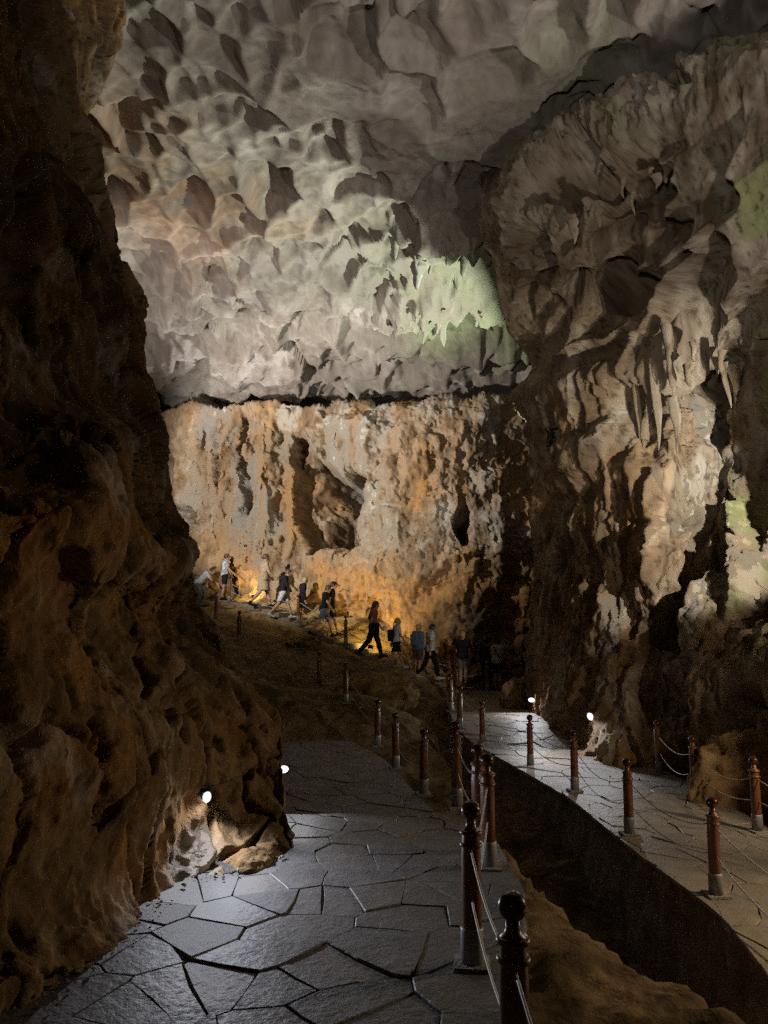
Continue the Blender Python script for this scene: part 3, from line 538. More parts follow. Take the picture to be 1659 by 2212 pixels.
def flagstones(S_, parent, m, size, seed, gap=.007, thick=.04, u0=0.0):
    R = random.Random(seed); pts = []; nu = max(2, int(S_.L/size[0])); nt = max(2, int(S_.w/size[1]))
    for i in range(-1, nu+1):
        for j in range(-1, nt+1):
            pts.append(((i+.5+(.5 if j % 2 else 0)+R.uniform(-.55, .55))*S_.L/nu, (j+.5+R.uniform(-.5, .5))*S_.w/nt))
    for (u, t) in pts:
        poly = [(0, 0), (S_.L, 0), (S_.L, S_.w), (0, S_.w)]
        for (a, b) in pts:
            dx, dy = a-u, b-t; L = math.hypot(dx, dy)
            if 0 < L < 3.2*max(size): poly = clip(poly, dx/L, dy/L, (dx*(u+a)/2+dy*(t+b)/2)/L-gap/2*R.uniform(.5, 1.6)) if poly else poly
        if len(poly) < 3: continue
        ar = .5*abs(sum(poly[i][0]*poly[(i+1) % len(poly)][1]-poly[(i+1) % len(poly)][0]*poly[i][1] for i in range(len(poly))))
        if ar < .012: continue
        out = []
        for i, a in enumerate(poly):                                   # uneven broken edges
            b = poly[(i+1) % len(poly)]; L = math.hypot(b[0]-a[0], b[1]-a[1])
            if L < .03: continue
            out.append((a[0]+R.uniform(-.006, .006), a[1]+R.uniform(-.006, .006)))
            if L > .3 and len(out) < 11: out.append(((a[0]+b[0])/2+R.uniform(-.012, .012), (a[1]+b[1])/2+R.uniform(-.012, .012)))
        if len(out) < 3: out = poly
        n = len(out); cu = sum(p[0] for p in out)/n; ct = sum(p[1] for p in out)/n; cx, cy, cz = S_.pt(cu, ct)
        h = R.uniform(-.006, .006); tx, ty = R.uniform(-.012, .012), R.uniform(-.012, .012); V = []
        for k, dz in ((.978, 0), (1.0, -.006), (1.008, -thick)):
            for (a, b) in out:
                x, y, z = S_.pt(cu+(a-cu)*k, ct+(b-ct)*k); V.append((x-cx, y-cy, z-cz+h+dz+tx*(x-cx)+ty*(y-cy)))
        F = [tuple(range(n))]
        for r in (0, 1):
            for i in range(n): i2 = (i+1) % n; F.append((r*n+i, (r+1)*n+i, (r+1)*n+i2, r*n+i2))
        me = mesh_py('flagstone', V, F); me.flip_normals() if me.polygons[0].normal.z < 0 else None
        o = link('flagstone', me, m, parent); o.location = (cx, cy, cz)

NEAR = Strip([(-.5, -2.2, .62, 0), (3, -2.3, .62, 0), (4.6, -2.1, .70, 0), (5.3, -1.9, .92, 0), (5.9, -1.8, 1.02, 0), (7, -1.6, 1.02, 0), (8.2, -1.5, .98, 0)])
LOW = Strip([(8.12, -1.6, .85, -.42), (10, -1.5, .66, -.42), (11.8, -2.0, .33, -.42), (13.9, -2.4, .02, -.42), (16, -3.1, -.66, -.42), (18.8, -4.2, -1.45, -.42), (19.8, -5.2, -2.4, -.42), (21, -6.4, -3.8, -.1)])
FAR = Strip([(2.5, 2.45, 5.2, -.6), (5.5, 2.72, 5.1, -.6), (7.1, 2.95, 4.95, -.6), (9.2, 2.80, 4.78, -.6), (11.6, 2.72, 4.85, -.6), (13.4, 2.46, 4.9, -.6), (15.7, 1.95, 4.5, -.53), (17, 1.62, 4.2, -.40), (18.7, 1.58, 4.0, -.24), (22, 1.75, 4.1, -.20), (25, 2.2, 4.6, -.18)])
p = slab('near_walkway', NEAR, .8, M_MORTAR); flagstones(NEAR, p, M_SLATE, (.31, .50), 3)
p = slab('lower_walkway', LOW, .6, M_MORTAR); flagstones(LOW, p, M_SLATE, (.62, .55), 5)
p = slab('far_walkway', FAR, 1.5, M_CONC); flagstones(FAR, p, M_TANSTONE, (.40, .50), 9)

# stairs
def stairway():
    r = empty('stairway', STAIR_W[5]); tag(r, 'rough stone stairs climbing along the foot of the orange back wall', 'stairs')
    L = [0]
    for a, b in zip(STAIR_W, STAIR_W[1:]): L.append(L[-1]+(b-a).length)
    n = int(L[-1]/.46); R = random.Random(4)
    for i in range(n):
        s = L[-1]*(i+.5)/n; j = max(k for k in range(len(L)-1) if L[k] <= s); t = (s-L[j])/(L[j+1]-L[j]); p = STAIR_W[j].lerp(STAIR_W[j+1], t); d = (STAIR_W[j+1]-STAIR_W[j]); a = math.atan2(d.y, d.x)
        w = .29+R.uniform(-.02, .05); me = boxv(-w, w, -.12+R.uniform(-.1, .08), 1.25, -.16, 0, .025)
        V = np.empty(len(me.vertices)*3, np.float32); me.vertices.foreach_get('co', V); V = V.reshape(-1, 3); V += (.03*fbm(V*2.3+i*3.1, 2))[:, None]; me.vertices.foreach_set('co', V.ravel())
        o = link('step', me, M_TANSTONE, r); o.location = p-STAIR_W[5]+Vector((0, 0, .01)); o.rotation_euler = (R.uniform(-.03, .03), R.uniform(-.03, .03), a+R.uniform(-.05, .05))
stairway()

# boulders
def boulder(label, loc, sc, seed, m=M_GROUND, C=None, n=40, rz=0):
    th = np.linspace(0, math.pi, n); ph = np.linspace(0, 2*math.pi, 2*n+1); TH, PH = np.meshgrid(th, ph, indexing='ij')
    D = np.stack([np.sin(TH)*np.cos(PH), np.sin(TH)*np.sin(PH), np.cos(TH)], -1)
    r = 1+.30*fbm(D*1.1+seed, 3)+.12*ridged(D*1.9+seed, 3, .5); P = D*r[..., None]*np.array(sc); P = np.sign(P)*np.abs(P)**.94
    st = stainz(TH.shape); st[..., 0] = .5
    o = link('boulder', mesh_np('boulder', P, grid_faces(*TH.shape, flip=True), attrs=paint(P+seed, st, **(C or C_RIGHT))), m); o.location = loc; o.rotation_euler = (0, 0, rz); tag(o, label, 'boulder'); return o
boulder('dark boulder in front of the lamp at the foot of the grey column', on(1116, 1530, -.24)+Vector((0, 0, .22)), (.36, .3, .42), 3.3, M_RIGHT)
boulder('warm lit boulder behind the posts beside the far walkway', A(1612, 1690, 11.6), (.75, .6, .62), 8.1, M_RIGHT, dict(C_RIGHT, cols=((.26, .17, .09), (.38, .27, .16), (.5, .38, .25))))
boulder('rounded boulder on the dark slope below the stairs', A(655, 1392, 23.0), (.5, .35, .22), 5.7, M_GROUND, C_GROUND)
boulder('low flat boulder beside the dark lower walkway', A(810, 1500, 19.5), (.9, .6, .45), 12.7, M_GROUND, C_GROUND)
# grit along the foot of the brown rock
def grit(name, label, pts, n, seed, r0, r1, m):
    R = random.Random(seed); V = []; F = []
    for _ in range(n):
        k = R.random()*(len(pts)-1); i = int(k); p = pts[i].lerp(pts[i+1], k-i)+Vector((R.gauss(0, .06), R.gauss(0, .06), 0)); r = R.uniform(r0, r1)*(1 if R.random() < .8 else 1.8); b = len(V)
        for (x, y, z) in ((1, 0, 0), (0, 1, 0), (-1, 0, 0), (0, -1, 0), (0, 0, .8), (0, 0, -.4)): V.append((p.x+r*x*R.uniform(.6, 1.2), p.y+r*y*R.uniform(.6, 1.2), p.z+.5*r+r*z*R.uniform(.6, 1.2)))
        F += [(b+a, b+(a+1) % 4, b+4) for a in range(4)]+[(b+(a+1) % 4, b+a, b+5) for a in range(4)]
    tag(link(name, mesh_py(name, V, F), m), label, 'gravel', kind='stuff')
grit('gravel', 'loose grit along the foot of the brown rock wall', [on(75, 2185, .01), on(285, 1995, .01), on(415, 1905, .01), on(525, 1878, .01), on(635, 1838, .01)], 110, 2, .005, .016, M_CONC)
grit('gravel', 'pebbles lying on the clay of the channel bank', [Vector((1.3, 5.0, -.62)), Vector((1.7, 4.8, -.72)), Vector((2.2, 4.4, -.95))], 60, 8, .01, .03, M_CONC)

# ------------------------------------------------------------------ posts and ropes
def wood_mat():
    m = mat('varnished_red_wood', (.17, .045, .016), .33, coat=.6, spec=.5); n = m.node_tree.nodes; l = m.node_tree.links; b = n['Principled BSDF']
    tc = n.new('ShaderNodeTexCoord'); mp = n.new('ShaderNodeMapping'); mp.inputs['Scale'].default_value = (22, 22, 1.6); t = n.new('ShaderNodeTexNoise'); t.inputs['Scale'].default_value = 1.5; t.inputs['Detail'].default_value = 4
    x = n.new('ShaderNodeMix'); x.data_type = 'RGBA'; x.inputs[6].default_value = (.11, .034, .015, 1); x.inputs[7].default_value = (.22, .08, .028, 1)
    l.new(tc.outputs['Object'], mp.inputs[0]); l.new(mp.outputs[0], t.inputs[0]); l.new(t.outputs[0], x.inputs[0]); l.new(x.outputs[2], b.inputs['Base Color']); return m
M_WOOD = wood_mat(); M_BALL = mat('dark_varnished_ball', (.045, .014, .008), .22, coat=.7)
M_SLEEVE = mat('galvanised_sleeve', (.36, .36, .37), .5, .35, noise=((.24, .235, .23), 12)); M_PLATE = mat('base_concrete', (.22, .21, .195), .9, noise=((.30, .28, .26), 14), bump=.6)
M_ROPE = mat('pale_cable', (.50, .49, .46), .55, .1)
BP = None
def make_post():
    r = empty('bollard')
    V, F = lathe([(.047, .20), (.050, .21), (.049, .60), (.046, .655), (.044, .70), (.043, .738), (.030, .748), (.024, .765), (.024, .80)], 20, 1.15); ps = link('post', mesh_py('post', V, F, True), M_WOOD, r)
    for z in (.655, .722):
        V, F = lathe([(.044, z-.014), (.055, z-.010), (.058, z), (.055, z+.010), (.044, z+.014)], 20, 1.15); link('ring', mesh_py('ring', V, F, True), M_WOOD, ps)
    V, F = lathe([(.002, .79)]+[(.056*math.sin(a), .842-.056*math.cos(a)) for a in np.linspace(.42, math.pi-.02, 14)], 20); link('ball_finial', mesh_py('ball', V, F, True), M_BALL, r)
    V, F = lathe([(.056, .0), (.056, .20), (.053, .208), (.047, .209)], 20, 1.15); link('sleeve', mesh_py('sleeve', V, F, True), M_SLEEVE, r)
    link('base_plate', boxv(-.105, .105, -.105, .105, -.01, .022, .006), M_PLATE, r)
    for z in (.625, .36):
        for sx in (-1, 1):
            ring = [Vector((sx*(.060+.011*math.cos(a)), 0, z+.011*math.sin(a))) for a in np.linspace(0, 2*math.pi, 9)]
            V, F = tube(ring, .0035, 5); link('rope_eye', mesh_py('eye', V, F, True), M_STEEL, ps)
    return r
POST = make_post(); POST_USED = [False]
ORD = ['first', 'second', 'third', 'fourth', 'fifth', 'sixth', 'seventh', 'eighth', 'ninth', 'tenth', 'eleventh', 'twelfth', 'thirteenth', 'fourteenth']
def post(loc, label, group, lean=(0, 0), rz=0, h=1.0):
    if POST_USED[0]: o = copy_tree(POST)
    else: o = POST; POST_USED[0] = True
    o.location = loc; o.rotation_euler = (lean[0], lean[1], rz); o.scale = (h, h, h); tag(o, label, 'bollard', group); return o
def cable(a, b, label, group, sag, r=.0065):
    a, b = Vector(a), Vector(b); pts = [a.lerp(b, t)-Vector((0, 0, sag*4*t*(1-t))) for t in np.linspace(0, 1, 17)]
    o = a.copy(); V, F = tube([p-o for p in pts], r, 6); c = link('cable', mesh_py('cable', V, F, True), M_ROPE); c.location = o; tag(c, label, 'cable', group)
def rail(pts, what, group, labels=None, leans=None, sag=.05, skip=(), r=.0065, nocable=(), names=None):
    R = random.Random(len(what)); n = len(pts)
    for i, p in enumerate(pts):
        nb = pts[min(i+1, n-1)]-pts[max(i-1, 0)]; rz = math.atan2(nb.y, nb.x)
        le = (leans or {}).get(i, (R.uniform(-.012, .012), R.uniform(-.015, .015)))
        if i not in skip: post(p, (labels or {}).get(i, f'{ORD[i]} turned wooden post from the front {what}'), group, le, rz)
        if i < n-1 and i not in nocable:
            d = (pts[i+1]-p).normalized(); d = Vector((d.x, d.y, 0))
            for k, z in (('upper', .625), ('lower', .36)):
                cable(p+d*.07+Vector((0, 0, z)), pts[i+1]-d*.07+Vector((0, 0, z)), f'{k} cable between {ORD[i]} and {ORD[i+1]} posts {what}', group+' cables', sag*R.uniform(.7, 1.5)*min(1.4, (pts[i+1]-p).length/1.8), r)
bpy.context.view_layer.update(); DG = bpy.context.evaluated_depsgraph_get()
def grounded(L, start):
    for i in range(start, len(L)):
        h = cast(L[i]+Vector((0, 0, 1.2)), (0, 0, -1), 4)
        if h: L[i] = Vector((L[i].x, L[i].y, max(L[i].z, h.z-.01)))
    return L
r1 = [Vector((.49, .9, 0)), on(1118, 2484, 0), on(1020, 2086, 0), on(1056, 1873, 0), on(1034, 1840, 0), on(988, 1745, 0), on(915, 1716, -.42), on(855, 1660, -.42), on(815, 1612, -.42), on(746, 1577, -.42), on(688, 1543, -.42), on(615, 1535, -.42), A(515, 1421, 22), A(466, 1345, 24.5)]
grounded(r1, 6); rail(r1, 'along the slate walkway by the brown rock', 'posts of the slate walkway', {1: 'wooden post with shiny dark ball at the bottom edge, nearest of all'}, {3: (0, -.085)}, sag=.07)
r2 = [Vector((3.1, 4.9, -.6)), on(1547, 1935, -.6), on(1360, 1803, -.6), on(1242, 1708, -.6), on(1146, 1655, -.6), on(1043, 1608, -.55), A(993, 1573, 16.7), A(974, 1536, 18.7), A(969, 1512, 22.3), A(988, 1506, 22.0), A(1053, 1492, 24.0), A(1150, 1488, 24.2)]
grounded(r2, 6); rail(r2, 'along the channel side of the tan walkway', 'posts of the tan walkway', leans={1: (0, -.03)}, sag=.10)
r3 = [Vector((5.35, 7.2, -.6)), on(1637, 1797, -.6), on(1503, 1725, -.6), on(1425, 1672, -.6), on(1345, 1632, -.6)]
rail(r3, 'along the rock side of the tan walkway', 'posts by the rock beside the tan walkway', sag=.12, skip=(4,), nocable=(3,))
r4 = [A(972, 1484, 23.7), A(860, 1442, 23.95), A(747, 1401, 24.35), A(644, 1347, 25.2), A(495, 1304, 27.0)]
grounded(r4, 0); rail(r4, 'up the near edge of the stone stairs', 'posts of the stairs', sag=.06, skip=(1,), r=.009)
r5 = [A(581, 1290, 27.4), A(528, 1298, 27.5)]
grounded(r5, 0); rail(r5, 'on the wall side at the stair top', 'posts at the stair top', sag=.06, r=.009)

# ------------------------------------------------------------------ stalactites on the walls and the ceiling
def stal_mesh(L, r, seed, n=10, m=14):
    R = random.Random(seed); V = []; F = []; ax = R.uniform(-.06, .06); ay = R.uniform(-.06, .06); ph = R.uniform(0, 6)
    for i in range(m):
        t = i/(m-1); rr = r*((1-t)**.75*.9+.05)*(1+.16*math.sin(7*t+ph)+R.uniform(-.08, .08)); cx = ax*L*t+.03*math.sin(5*t+ph); cy = ay*L*t
        for k in range(n): a = 2*math.pi*k/n; w = 1+.18*math.sin(3*a+ph)+.08*math.sin(5*a); V.append((cx+rr*w*math.cos(a), cy+rr*w*math.sin(a), -L*t))
    for i in range(m-1):
        for k in range(n): k2 = (k+1) % n; F.append((i*n+k2, i*n+k, (i+1)*n+k, (i+1)*n+k2))
    me = mesh_py('stalactite', V, F, True)
    co = np.array(V, np.float32); return me, co
def stal_set(parent, items, m, C, seed):
    for i, (px, py, d, L, r) in enumerate(items):
        me, co = stal_mesh(L, r, seed+i); p = A(px, py, d); st = stainz((len(co),)); st[:, 1] = .2
        c = paint(co+np.array(p), st, **C); a = me.attributes.new('Col', 'FLOAT_COLOR', 'POINT'); a.data.foreach_set('color', np.c_[c, np.ones(len(c))].astype(np.float32).ravel())
        o = link('stalactite', me, m, parent); o.location = p
R = random.Random(21); its = []
for i in range(15): t = i/14; its.append((1165+250*t+R.uniform(-8, 8), 845-70*t+R.uniform(-15, 25), 20.0-4.4*t, R.uniform(.6, 2.0), R.uniform(.09, .2)))
for i in range(14): its.append((R.uniform(1430, 1659), R.uniform(690, 800), R.uniform(14.3, 15.2), R.uniform(.4, 1.4), R.uniform(.06, .14)))
for i in range(18): t = R.random(); its.append((1230+360*t, 470-190*t+R.uniform(-25, 35), 15.0-2.4*t, R.uniform(.25, .7), R.uniform(.05, .12)))
its += [(1455, 860, 15.3, 1.2, .12), (1418, 1010, 15.4, 1.7, .13)]
stal_set(RIGHT, its, M_RIGHT, C_RIGHT, 100)
its = []
def ceil_at(x, y):
    j = np.argmin(np.abs(CEILP[:, 0, 1]-y)); i = np.argmin(np.abs(CEILP[0, :, 0]-x)); return CEILP[j, i]
items = []
for (bx, by, rx, ry, n) in ((2.4, 20.9, 2.6, 1.3, 14), (2.2, 23.9, 2.4, 1.2, 12), (4.2, 18.4, 1.7, 1.1, 10), (.8, 24.8, 1.6, .9, 6)):
    for i in range(n):
        x, y = bx+R.gauss(0, .5)*rx, by+R.gauss(0, .5)*ry; L_ = .15+1.0*R.random()**2.2; items.append((x, y, L_, (.06+.14*L_)*R.uniform(.7, 1.5)))
for i, (x, y, L, r) in enumerate(items):
    me, co = stal_mesh(L, r, 300+i); p = Vector([float(v) for v in ceil_at(x, y)])+Vector((0, 0, .12)); st = stainz((len(co),)); st[:, 1] = .5; st[:, 2] = .6
    c = paint(co+np.array(p), st, **C_CEIL); a = me.attributes.new('Col', 'FLOAT_COLOR', 'POINT'); a.data.foreach_set('color', np.c_[c, np.ones(len(c))].astype(np.float32).ravel())
    o = link('stalactite', me, M_CEIL, CEIL); o.location = p
# ------------------------------------------------------------------ people
def nets(f, org, h):
    """surface nets of the zero level of f"""
    w = np.argwhere(f < 0)
    if len(w) == 0: return np.zeros((0, 3)), np.zeros((0, 4), int)
    lo_ = np.maximum(w.min(0)-2, 0); hi_ = np.minimum(w.max(0)+3, f.shape); f = f[lo_[0]:hi_[0], lo_[1]:hi_[1], lo_[2]:hi_[2]]; org = np.asarray(org)+lo_*h
    s = f < 0; nx, ny, nz = f.shape; cnt = np.zeros((nx-1, ny-1, nz-1)); acc = np.zeros((nx-1, ny-1, nz-1, 3))
    def sl(a, o): return a[o[0]:nx-1+o[0], o[1]:ny-1+o[1], o[2]:nz-1+o[2]]
    C = [(0, 0, 0), (1, 0, 0), (0, 1, 0), (1, 1, 0), (0, 0, 1), (1, 0, 1), (0, 1, 1), (1, 1, 1)]
    for a in range(3):
        for c in C:
            if c[a]: continue
            c2 = list(c); c2[a] = 1; fa, fb = sl(f, c), sl(f, c2); x = (fa < 0) != (fb < 0); t = np.where(x, fa/(fa-fb+1e-12), 0)
            cnt += x
            for k in range(3): acc[..., k] += x*(c[k]+(t if k == a else 0))
    act = cnt > 0; idx = -np.ones(act.shape, np.int64); idx[act] = np.arange(act.sum())
    cell = np.argwhere(act); V = (cell+acc[act]/cnt[act][:, None])*h+org; Q = []
    for a in range(3):
        b, c = (a+1) % 3, (a+2) % 3; lo = [slice(None)]*3; hi = [slice(None)]*3; lo[a] = slice(0, -1); hi[a] = slice(1, None)
        ch = s[tuple(lo)] != s[tuple(hi)]; e = np.argwhere(ch)
        m = (e[:, b] > 0) & (e[:, c] > 0) & (e[:, b] < f.shape[b]-1) & (e[:, c] < f.shape[c]-1); e = e[m]; inside = s[tuple(lo)][tuple(e.T)]
        def cid(db, dc):
            q = e.copy(); q[:, b] -= db; q[:, c] -= dc; return idx[tuple(q.T)]
        q = np.stack([cid(0, 0), cid(1, 0), cid(1, 1), cid(0, 1)], -1); q[~inside] = q[~inside][:, ::-1]; Q.append(q)
    return V, np.concatenate(Q)
def cone(P, a, b, r1, r2, sq=None):
    a = np.array(a, np.float32); b = np.array(b, np.float32); pa = P-a; ba = b-a; t = np.clip((pa@ba)/(ba@ba+1e-9), 0, 1); q = pa-t[..., None]*ba
    if sq is not None: q = q/np.array(sq, np.float32)
    return np.sqrt(np.einsum('...i,...i', q, q))-(r1+(r2-r1)*t)
def smin(a, b, k):
    h = np.clip(.5+.5*(b-a)/k, 0, 1); return b+(a-b)*h-k*h*(1-h)
def ell(P, c, r): q = (P-np.array(c))/np.array(r); return (np.sqrt((q*q).sum(-1))-1)*min(r)
def gridof(lo, hi, h):
    ax = [np.arange(lo[k], hi[k]+h, h, dtype=np.float32) for k in range(3)]; return np.stack(np.meshgrid(*ax, indexing='ij'), -1), np.array(lo)
CLOTH = {}
def cloth(name, col, rough=.85):
    if name not in CLOTH: CLOTH[name] = mat(name, col, rough, spec=.25, noise=(tuple(c*.8 for c in col), 14), bump=.25, bscale=25)
    return CLOTH[name]
K = {'black': (.008, .008, .010), 'white': (.55, .56, .58), 'beige': (.34, .26, .17), 'denim': (.10, .14, .22), 'grey': (.14, .14, .15), 'brown': (.10, .06, .035), 'navy': (.02, .025, .05), 'rust': (.30, .09, .06), 'pale': (.42, .44, .44), 'cream': (.5, .44, .34)}
SKIN = mat('skin', (.40, .235, .16), .5, spec=.35); HAIR = {k: mat('hair_'+k, c, .6) for k, c in {'dark': (.012, .009, .007), 'brown': (.06, .035, .018), 'blond': (.38, .26, .12)}.items()}
def hand_mesh():
    h = .006; G, o = gridof((-.05, -.06, -.20), (.07, .06, .03), h)
    f = cone(G, (0, 0, .02), (.0, 0, -.03), .024, .026, (1, .75, 1)); f = smin(f, cone(G, (.0, 0, -.035), (.004, 0, -.085), .033, .036, (1, .42, 1)), .012)
    for k, (x, L) in enumerate(((-.028, .062), (-.010, .075), (.010, .080), (.029, .070))):
        f = np.minimum(f, smin(cone(G, (x, 0, -.085), (x*1.1, -.006, -.085-L*.5), .0092, .0085), cone(G, (x*1.1, -.006, -.085-L*.5), (x*1.1, -.022, -.085-L*.95), .0085, .007), .004))
    f = smin(f, cone(G, (.030, -.004, -.045), (.052, -.012, -.075), .012, .010), .008); f = smin(f, cone(G, (.052, -.012, -.075), (.055, -.022, -.10), .010, .008), .004)
    return nets(f, o, h)
HANDV, HANDQ = hand_mesh()
def rot_y(a): c, s = math.cos(a), math.sin(a); return np.array([[c, 0, s], [0, 1, 0], [-s, 0, c]])
def person(label, foot, H, yaw, legs=((.35, .15), (-.30, .35)), arms=((-.3, .25), (.25, .35)), lean=.03, bow=.15, top=('white', 'tee'), bottom=('black', 'shorts'), hair=('dark', 'short'), cap=None, bag=None, shoes='white', sit=0.0, strap=False):
    foot = Vector(foot); sc = H/1.70
    hip = np.array([0, 0, .90]); T = rot_y(lean)
    def tor(x, y, z): return hip+T@np.array([x, y, z])
    hd = T@rot_y(bow); neck = tor(.0, 0, .555); headc = neck+hd@np.array([.022, 0, .135])
    J = {}
    for s, (a, kb) in zip((1, -1), legs):
        h_ = hip+np.array([0, s*.085, -.02]); kn = h_+.425*np.array([math.sin(a), 0, -math.cos(a)]); an = kn+.40*np.array([math.sin(a-kb), 0, -math.cos(a-kb)]); fa = min(0, (a-kb)*.6) if a-kb < 0 else (a-kb)*.4
        to = an+np.array([.17*math.cos(fa), s*.02, -.055+.17*math.sin(fa)]); he = an+np.array([-.045, 0, -.05]); J['L', s] = (h_, kn, an, to, he)
    for s, (a, eb) in zip((1, -1), arms):
        sh = tor(.0, s*.165, .50); el = sh+.285*np.array([math.sin(a), s*.10, -math.cos(a)]); wr = el+.245*np.array([math.sin(a+eb), -s*.03, -math.cos(a+eb)]); J['A', s] = (sh, el, wr, a+eb)
    dz = -min(min(J['L', s][3][2], J['L', s][4][2])-.03 for s in (1, -1))
    h = .02; G, o = gridof((-.56, -.36, -.05-max(0, dz)), (.56, .36, 1.80), h)
    chest = smin(cone(G, tor(0, .07, .42), tor(0, -.07, .42), .118, .118, (.85, 1, 1.15)), cone(G, tor(0, .05, .20), tor(0, -.05, .20), .105, .105, (.85, 1, 1.2)), .10)
    chest = smin(chest, cone(G, tor(0, .14, .49), tor(0, -.14, .49), .062, .062), .06); pelv = cone(G, hip+np.array([-.01, .06, .03]), hip+np.array([-.01, -.06, .03]), .115, .115, (.95, 1, 1)); torso = smin(chest, pelv, .09)
    nk = cone(G, neck-T@np.array([0, 0, .06]), headc-hd@np.array([.01, 0, .06]), .056, .050); head = smin(ell(G, headc, (.092, .074, .112)), cone(G, headc+hd@np.array([.03, 0, -.05]), headc+hd@np.array([.055, 0, -.085]), .045, .035), .03)
    body = smin(torso, nk, .03); body = smin(body, head, .02); leg = {}; arm = {}; th = {}; ft = {}; ua = {}
    for s in (1, -1):
        h_, kn, an, to, he = J['L', s]; th[s] = cone(G, h_, kn, .088, .056); calf = smin(cone(G, kn, kn+(an-kn)*.35, .052, .056), cone(G, kn+(an-kn)*.35, an, .056, .036), .03); ft[s] = smin(cone(G, he, to, .036, .030, (1, 1, .8)), cone(G, an, he, .036, .034), .03)
        leg[s] = smin(th[s], calf, .03); body = smin(body, smin(leg[s], ft[s], .02), .035)
        sh, el, wr, _ = J['A', s]; ua[s] = cone(G, sh, el, .049, .040); fa = cone(G, el, wr, .040, .027); arm[s] = smin(ua[s], fa, .02); body = smin(body, arm[s], .03)
    zz = G[..., 2]; root = empty('person', foot, yaw); root.scale = (sc, sc, sc); tag(root, label, 'person', 'visitors walking through the cave')
    off = np.array([0, 0, dz-sit])
    def part(name, f, m, parent=root):
        V, Q = nets(f, o, h)
        if len(V) == 0: return None
        return link(name, mesh_np(name, V+off, Q), m, parent)
    # body: one mesh; head and hands refined
    V, Q = nets(body, o, h); Vs = [V]; Qs = [Q]; n = len(V)
    g2, o2 = gridof(headc-.16, headc+.16, .009); L = (g2-headc)@hd
    f = ell(L, (0, 0, 0), (.095, .076, .114)); f = smin(f, cone(L, (.03, 0, -.05), (.060, 0, -.088), .046, .034), .03); f = smin(f, cone(L, (.088, 0, .012), (.112, 0, -.020), .010, .016), .012)
    f = smin(f, cone(L, (.085, .035, .030), (.085, -.035, .030), .012, .012), .015)
    for s in (1, -1): f = smin(f, ell(L, (-.008, s*.078, -.008), (.018, .012, .032)), .008); f = np.maximum(f, -(np.sqrt(((L-np.array([.098, s*.032, .010]))**2).sum(-1))-.012))
    f = smin(f, cone(L, (.090, .02, -.055), (.090, -.02, -.055), .010, .010), .01)
    v, q = nets(f, o2, .009); Vs.append(v); Qs.append(q+n); n += len(v)
    for s in (1, -1):
        sh, el, wr, an = J['A', s]; Rm = rot_y(-an); v = (HANDV*np.array([1, s, 1]))@Rm.T+wr; q = HANDQ if s > 0 else HANDQ[:, ::-1]; Vs.append(v); Qs.append(q+n); n += len(v)
    link('body', mesh_np('body', np.concatenate(Vs)+off, np.concatenate(Qs)), SKIN, root)
    wob = .010*fbm(G*5+foot.x*3, 2)
    # bottom
    bc, bt = bottom; lg = smin(leg[1], leg[-1], .02)
    if bt == 'trousers': f = np.minimum(smin(pelv, lg, .04)-.022-wob, 9); f = np.maximum(f, np.minimum(np.minimum(zz-1.0, 9), 9)); f = np.maximum(f, -(zz-(.10-dz*0)))
    elif bt == 'shorts': f = smin(pelv, lg, .05)-.026-wob; f = np.maximum(f, zz-1.0); kz = (J['L', 1][1][2]+J['L', -1][1][2])/2; f = np.maximum(f, (kz+.10)-zz)
    else:                                                    # dress or skirt
        kz = .55; t = np.clip((1.0-zz)/.5, 0, 1); q = G-np.array([.0, 0, 0]); f = np.sqrt((q[..., 0]/1.05)**2+q[..., 1]**2)-(.135+.09*t)-wob; f = np.maximum(np.maximum(f, zz-1.05), kz-zz)
    part(bt if bt != 'dress' else 'skirt', f, cloth('cloth_'+bc, K[bc]))
    # top
    tc, tt = top; f = smin(torso, pelv, .05)-.020-wob
    for s in (1, -1):
        sh, el, wr, _ = J['A', s]; ar = (arm[s] if tt == 'jacket' else ua[s])-.018-wob
        if tt == 'tee': ar = np.maximum(ar, ((G-(sh+(el-sh)*.75))@((el-sh)/np.linalg.norm(el-sh))))
        if tt == 'vest': ar = np.maximum(ar, ((G-(sh+(el-sh)*.12))@((el-sh)/np.linalg.norm(el-sh))))
        f = smin(f, ar, .03)
    hem = .80 if tt != 'jacket' else .76
    f = np.maximum(f, hem-zz); f = np.maximum(f, (G-tor(0, 0, .575))@(T@np.array([-.25, 0, 1])))
    part({'tee': 'shirt', 'vest': 'vest', 'jacket': 'jacket'}[tt], f, cloth('cloth_'+tc, K[tc]))
    for s in (1, -1): part('shoe', np.maximum(ft[s]-.012, (G-J['L', s][2])[..., 2]-.03), cloth('shoe_'+shoes, K[shoes]))
    # hair
    hc, hl = hair; L = (G-headc)@hd; f = ell(L, (-.012, 0, .018), (.106, .090, .116)); f = np.maximum(f, np.minimum(L[..., 0]-.045, 9)*.8-np.clip(L[..., 2]-.055, 0, 1)*1.5); f = np.maximum(f, -(L[..., 2]+.075))
    if hl == 'long': f = smin(f, np.maximum(cone(L, (-.06, 0, .0), (-.085, 0, -.42), .075, .05, (.8, 1.2, 1)), -9), .03)
    if hl == 'tail': f = smin(f, cone(L, (-.10, 0, .03), (-.15, 0, -.16), .032, .018), .02)
    part('hair', f, HAIR[hc])
    if cap: f = np.maximum(ell(L, (-.004, 0, .035), (.112, .095, .100)), -(L[..., 2]-.035)); f = np.minimum(f, np.maximum(cone(L, (.06, 0, .048), (.15, 0, .040), .07, .055, (1, 1, .22)), -9)); part('cap', f, cloth('cloth_'+cap, K[cap]))
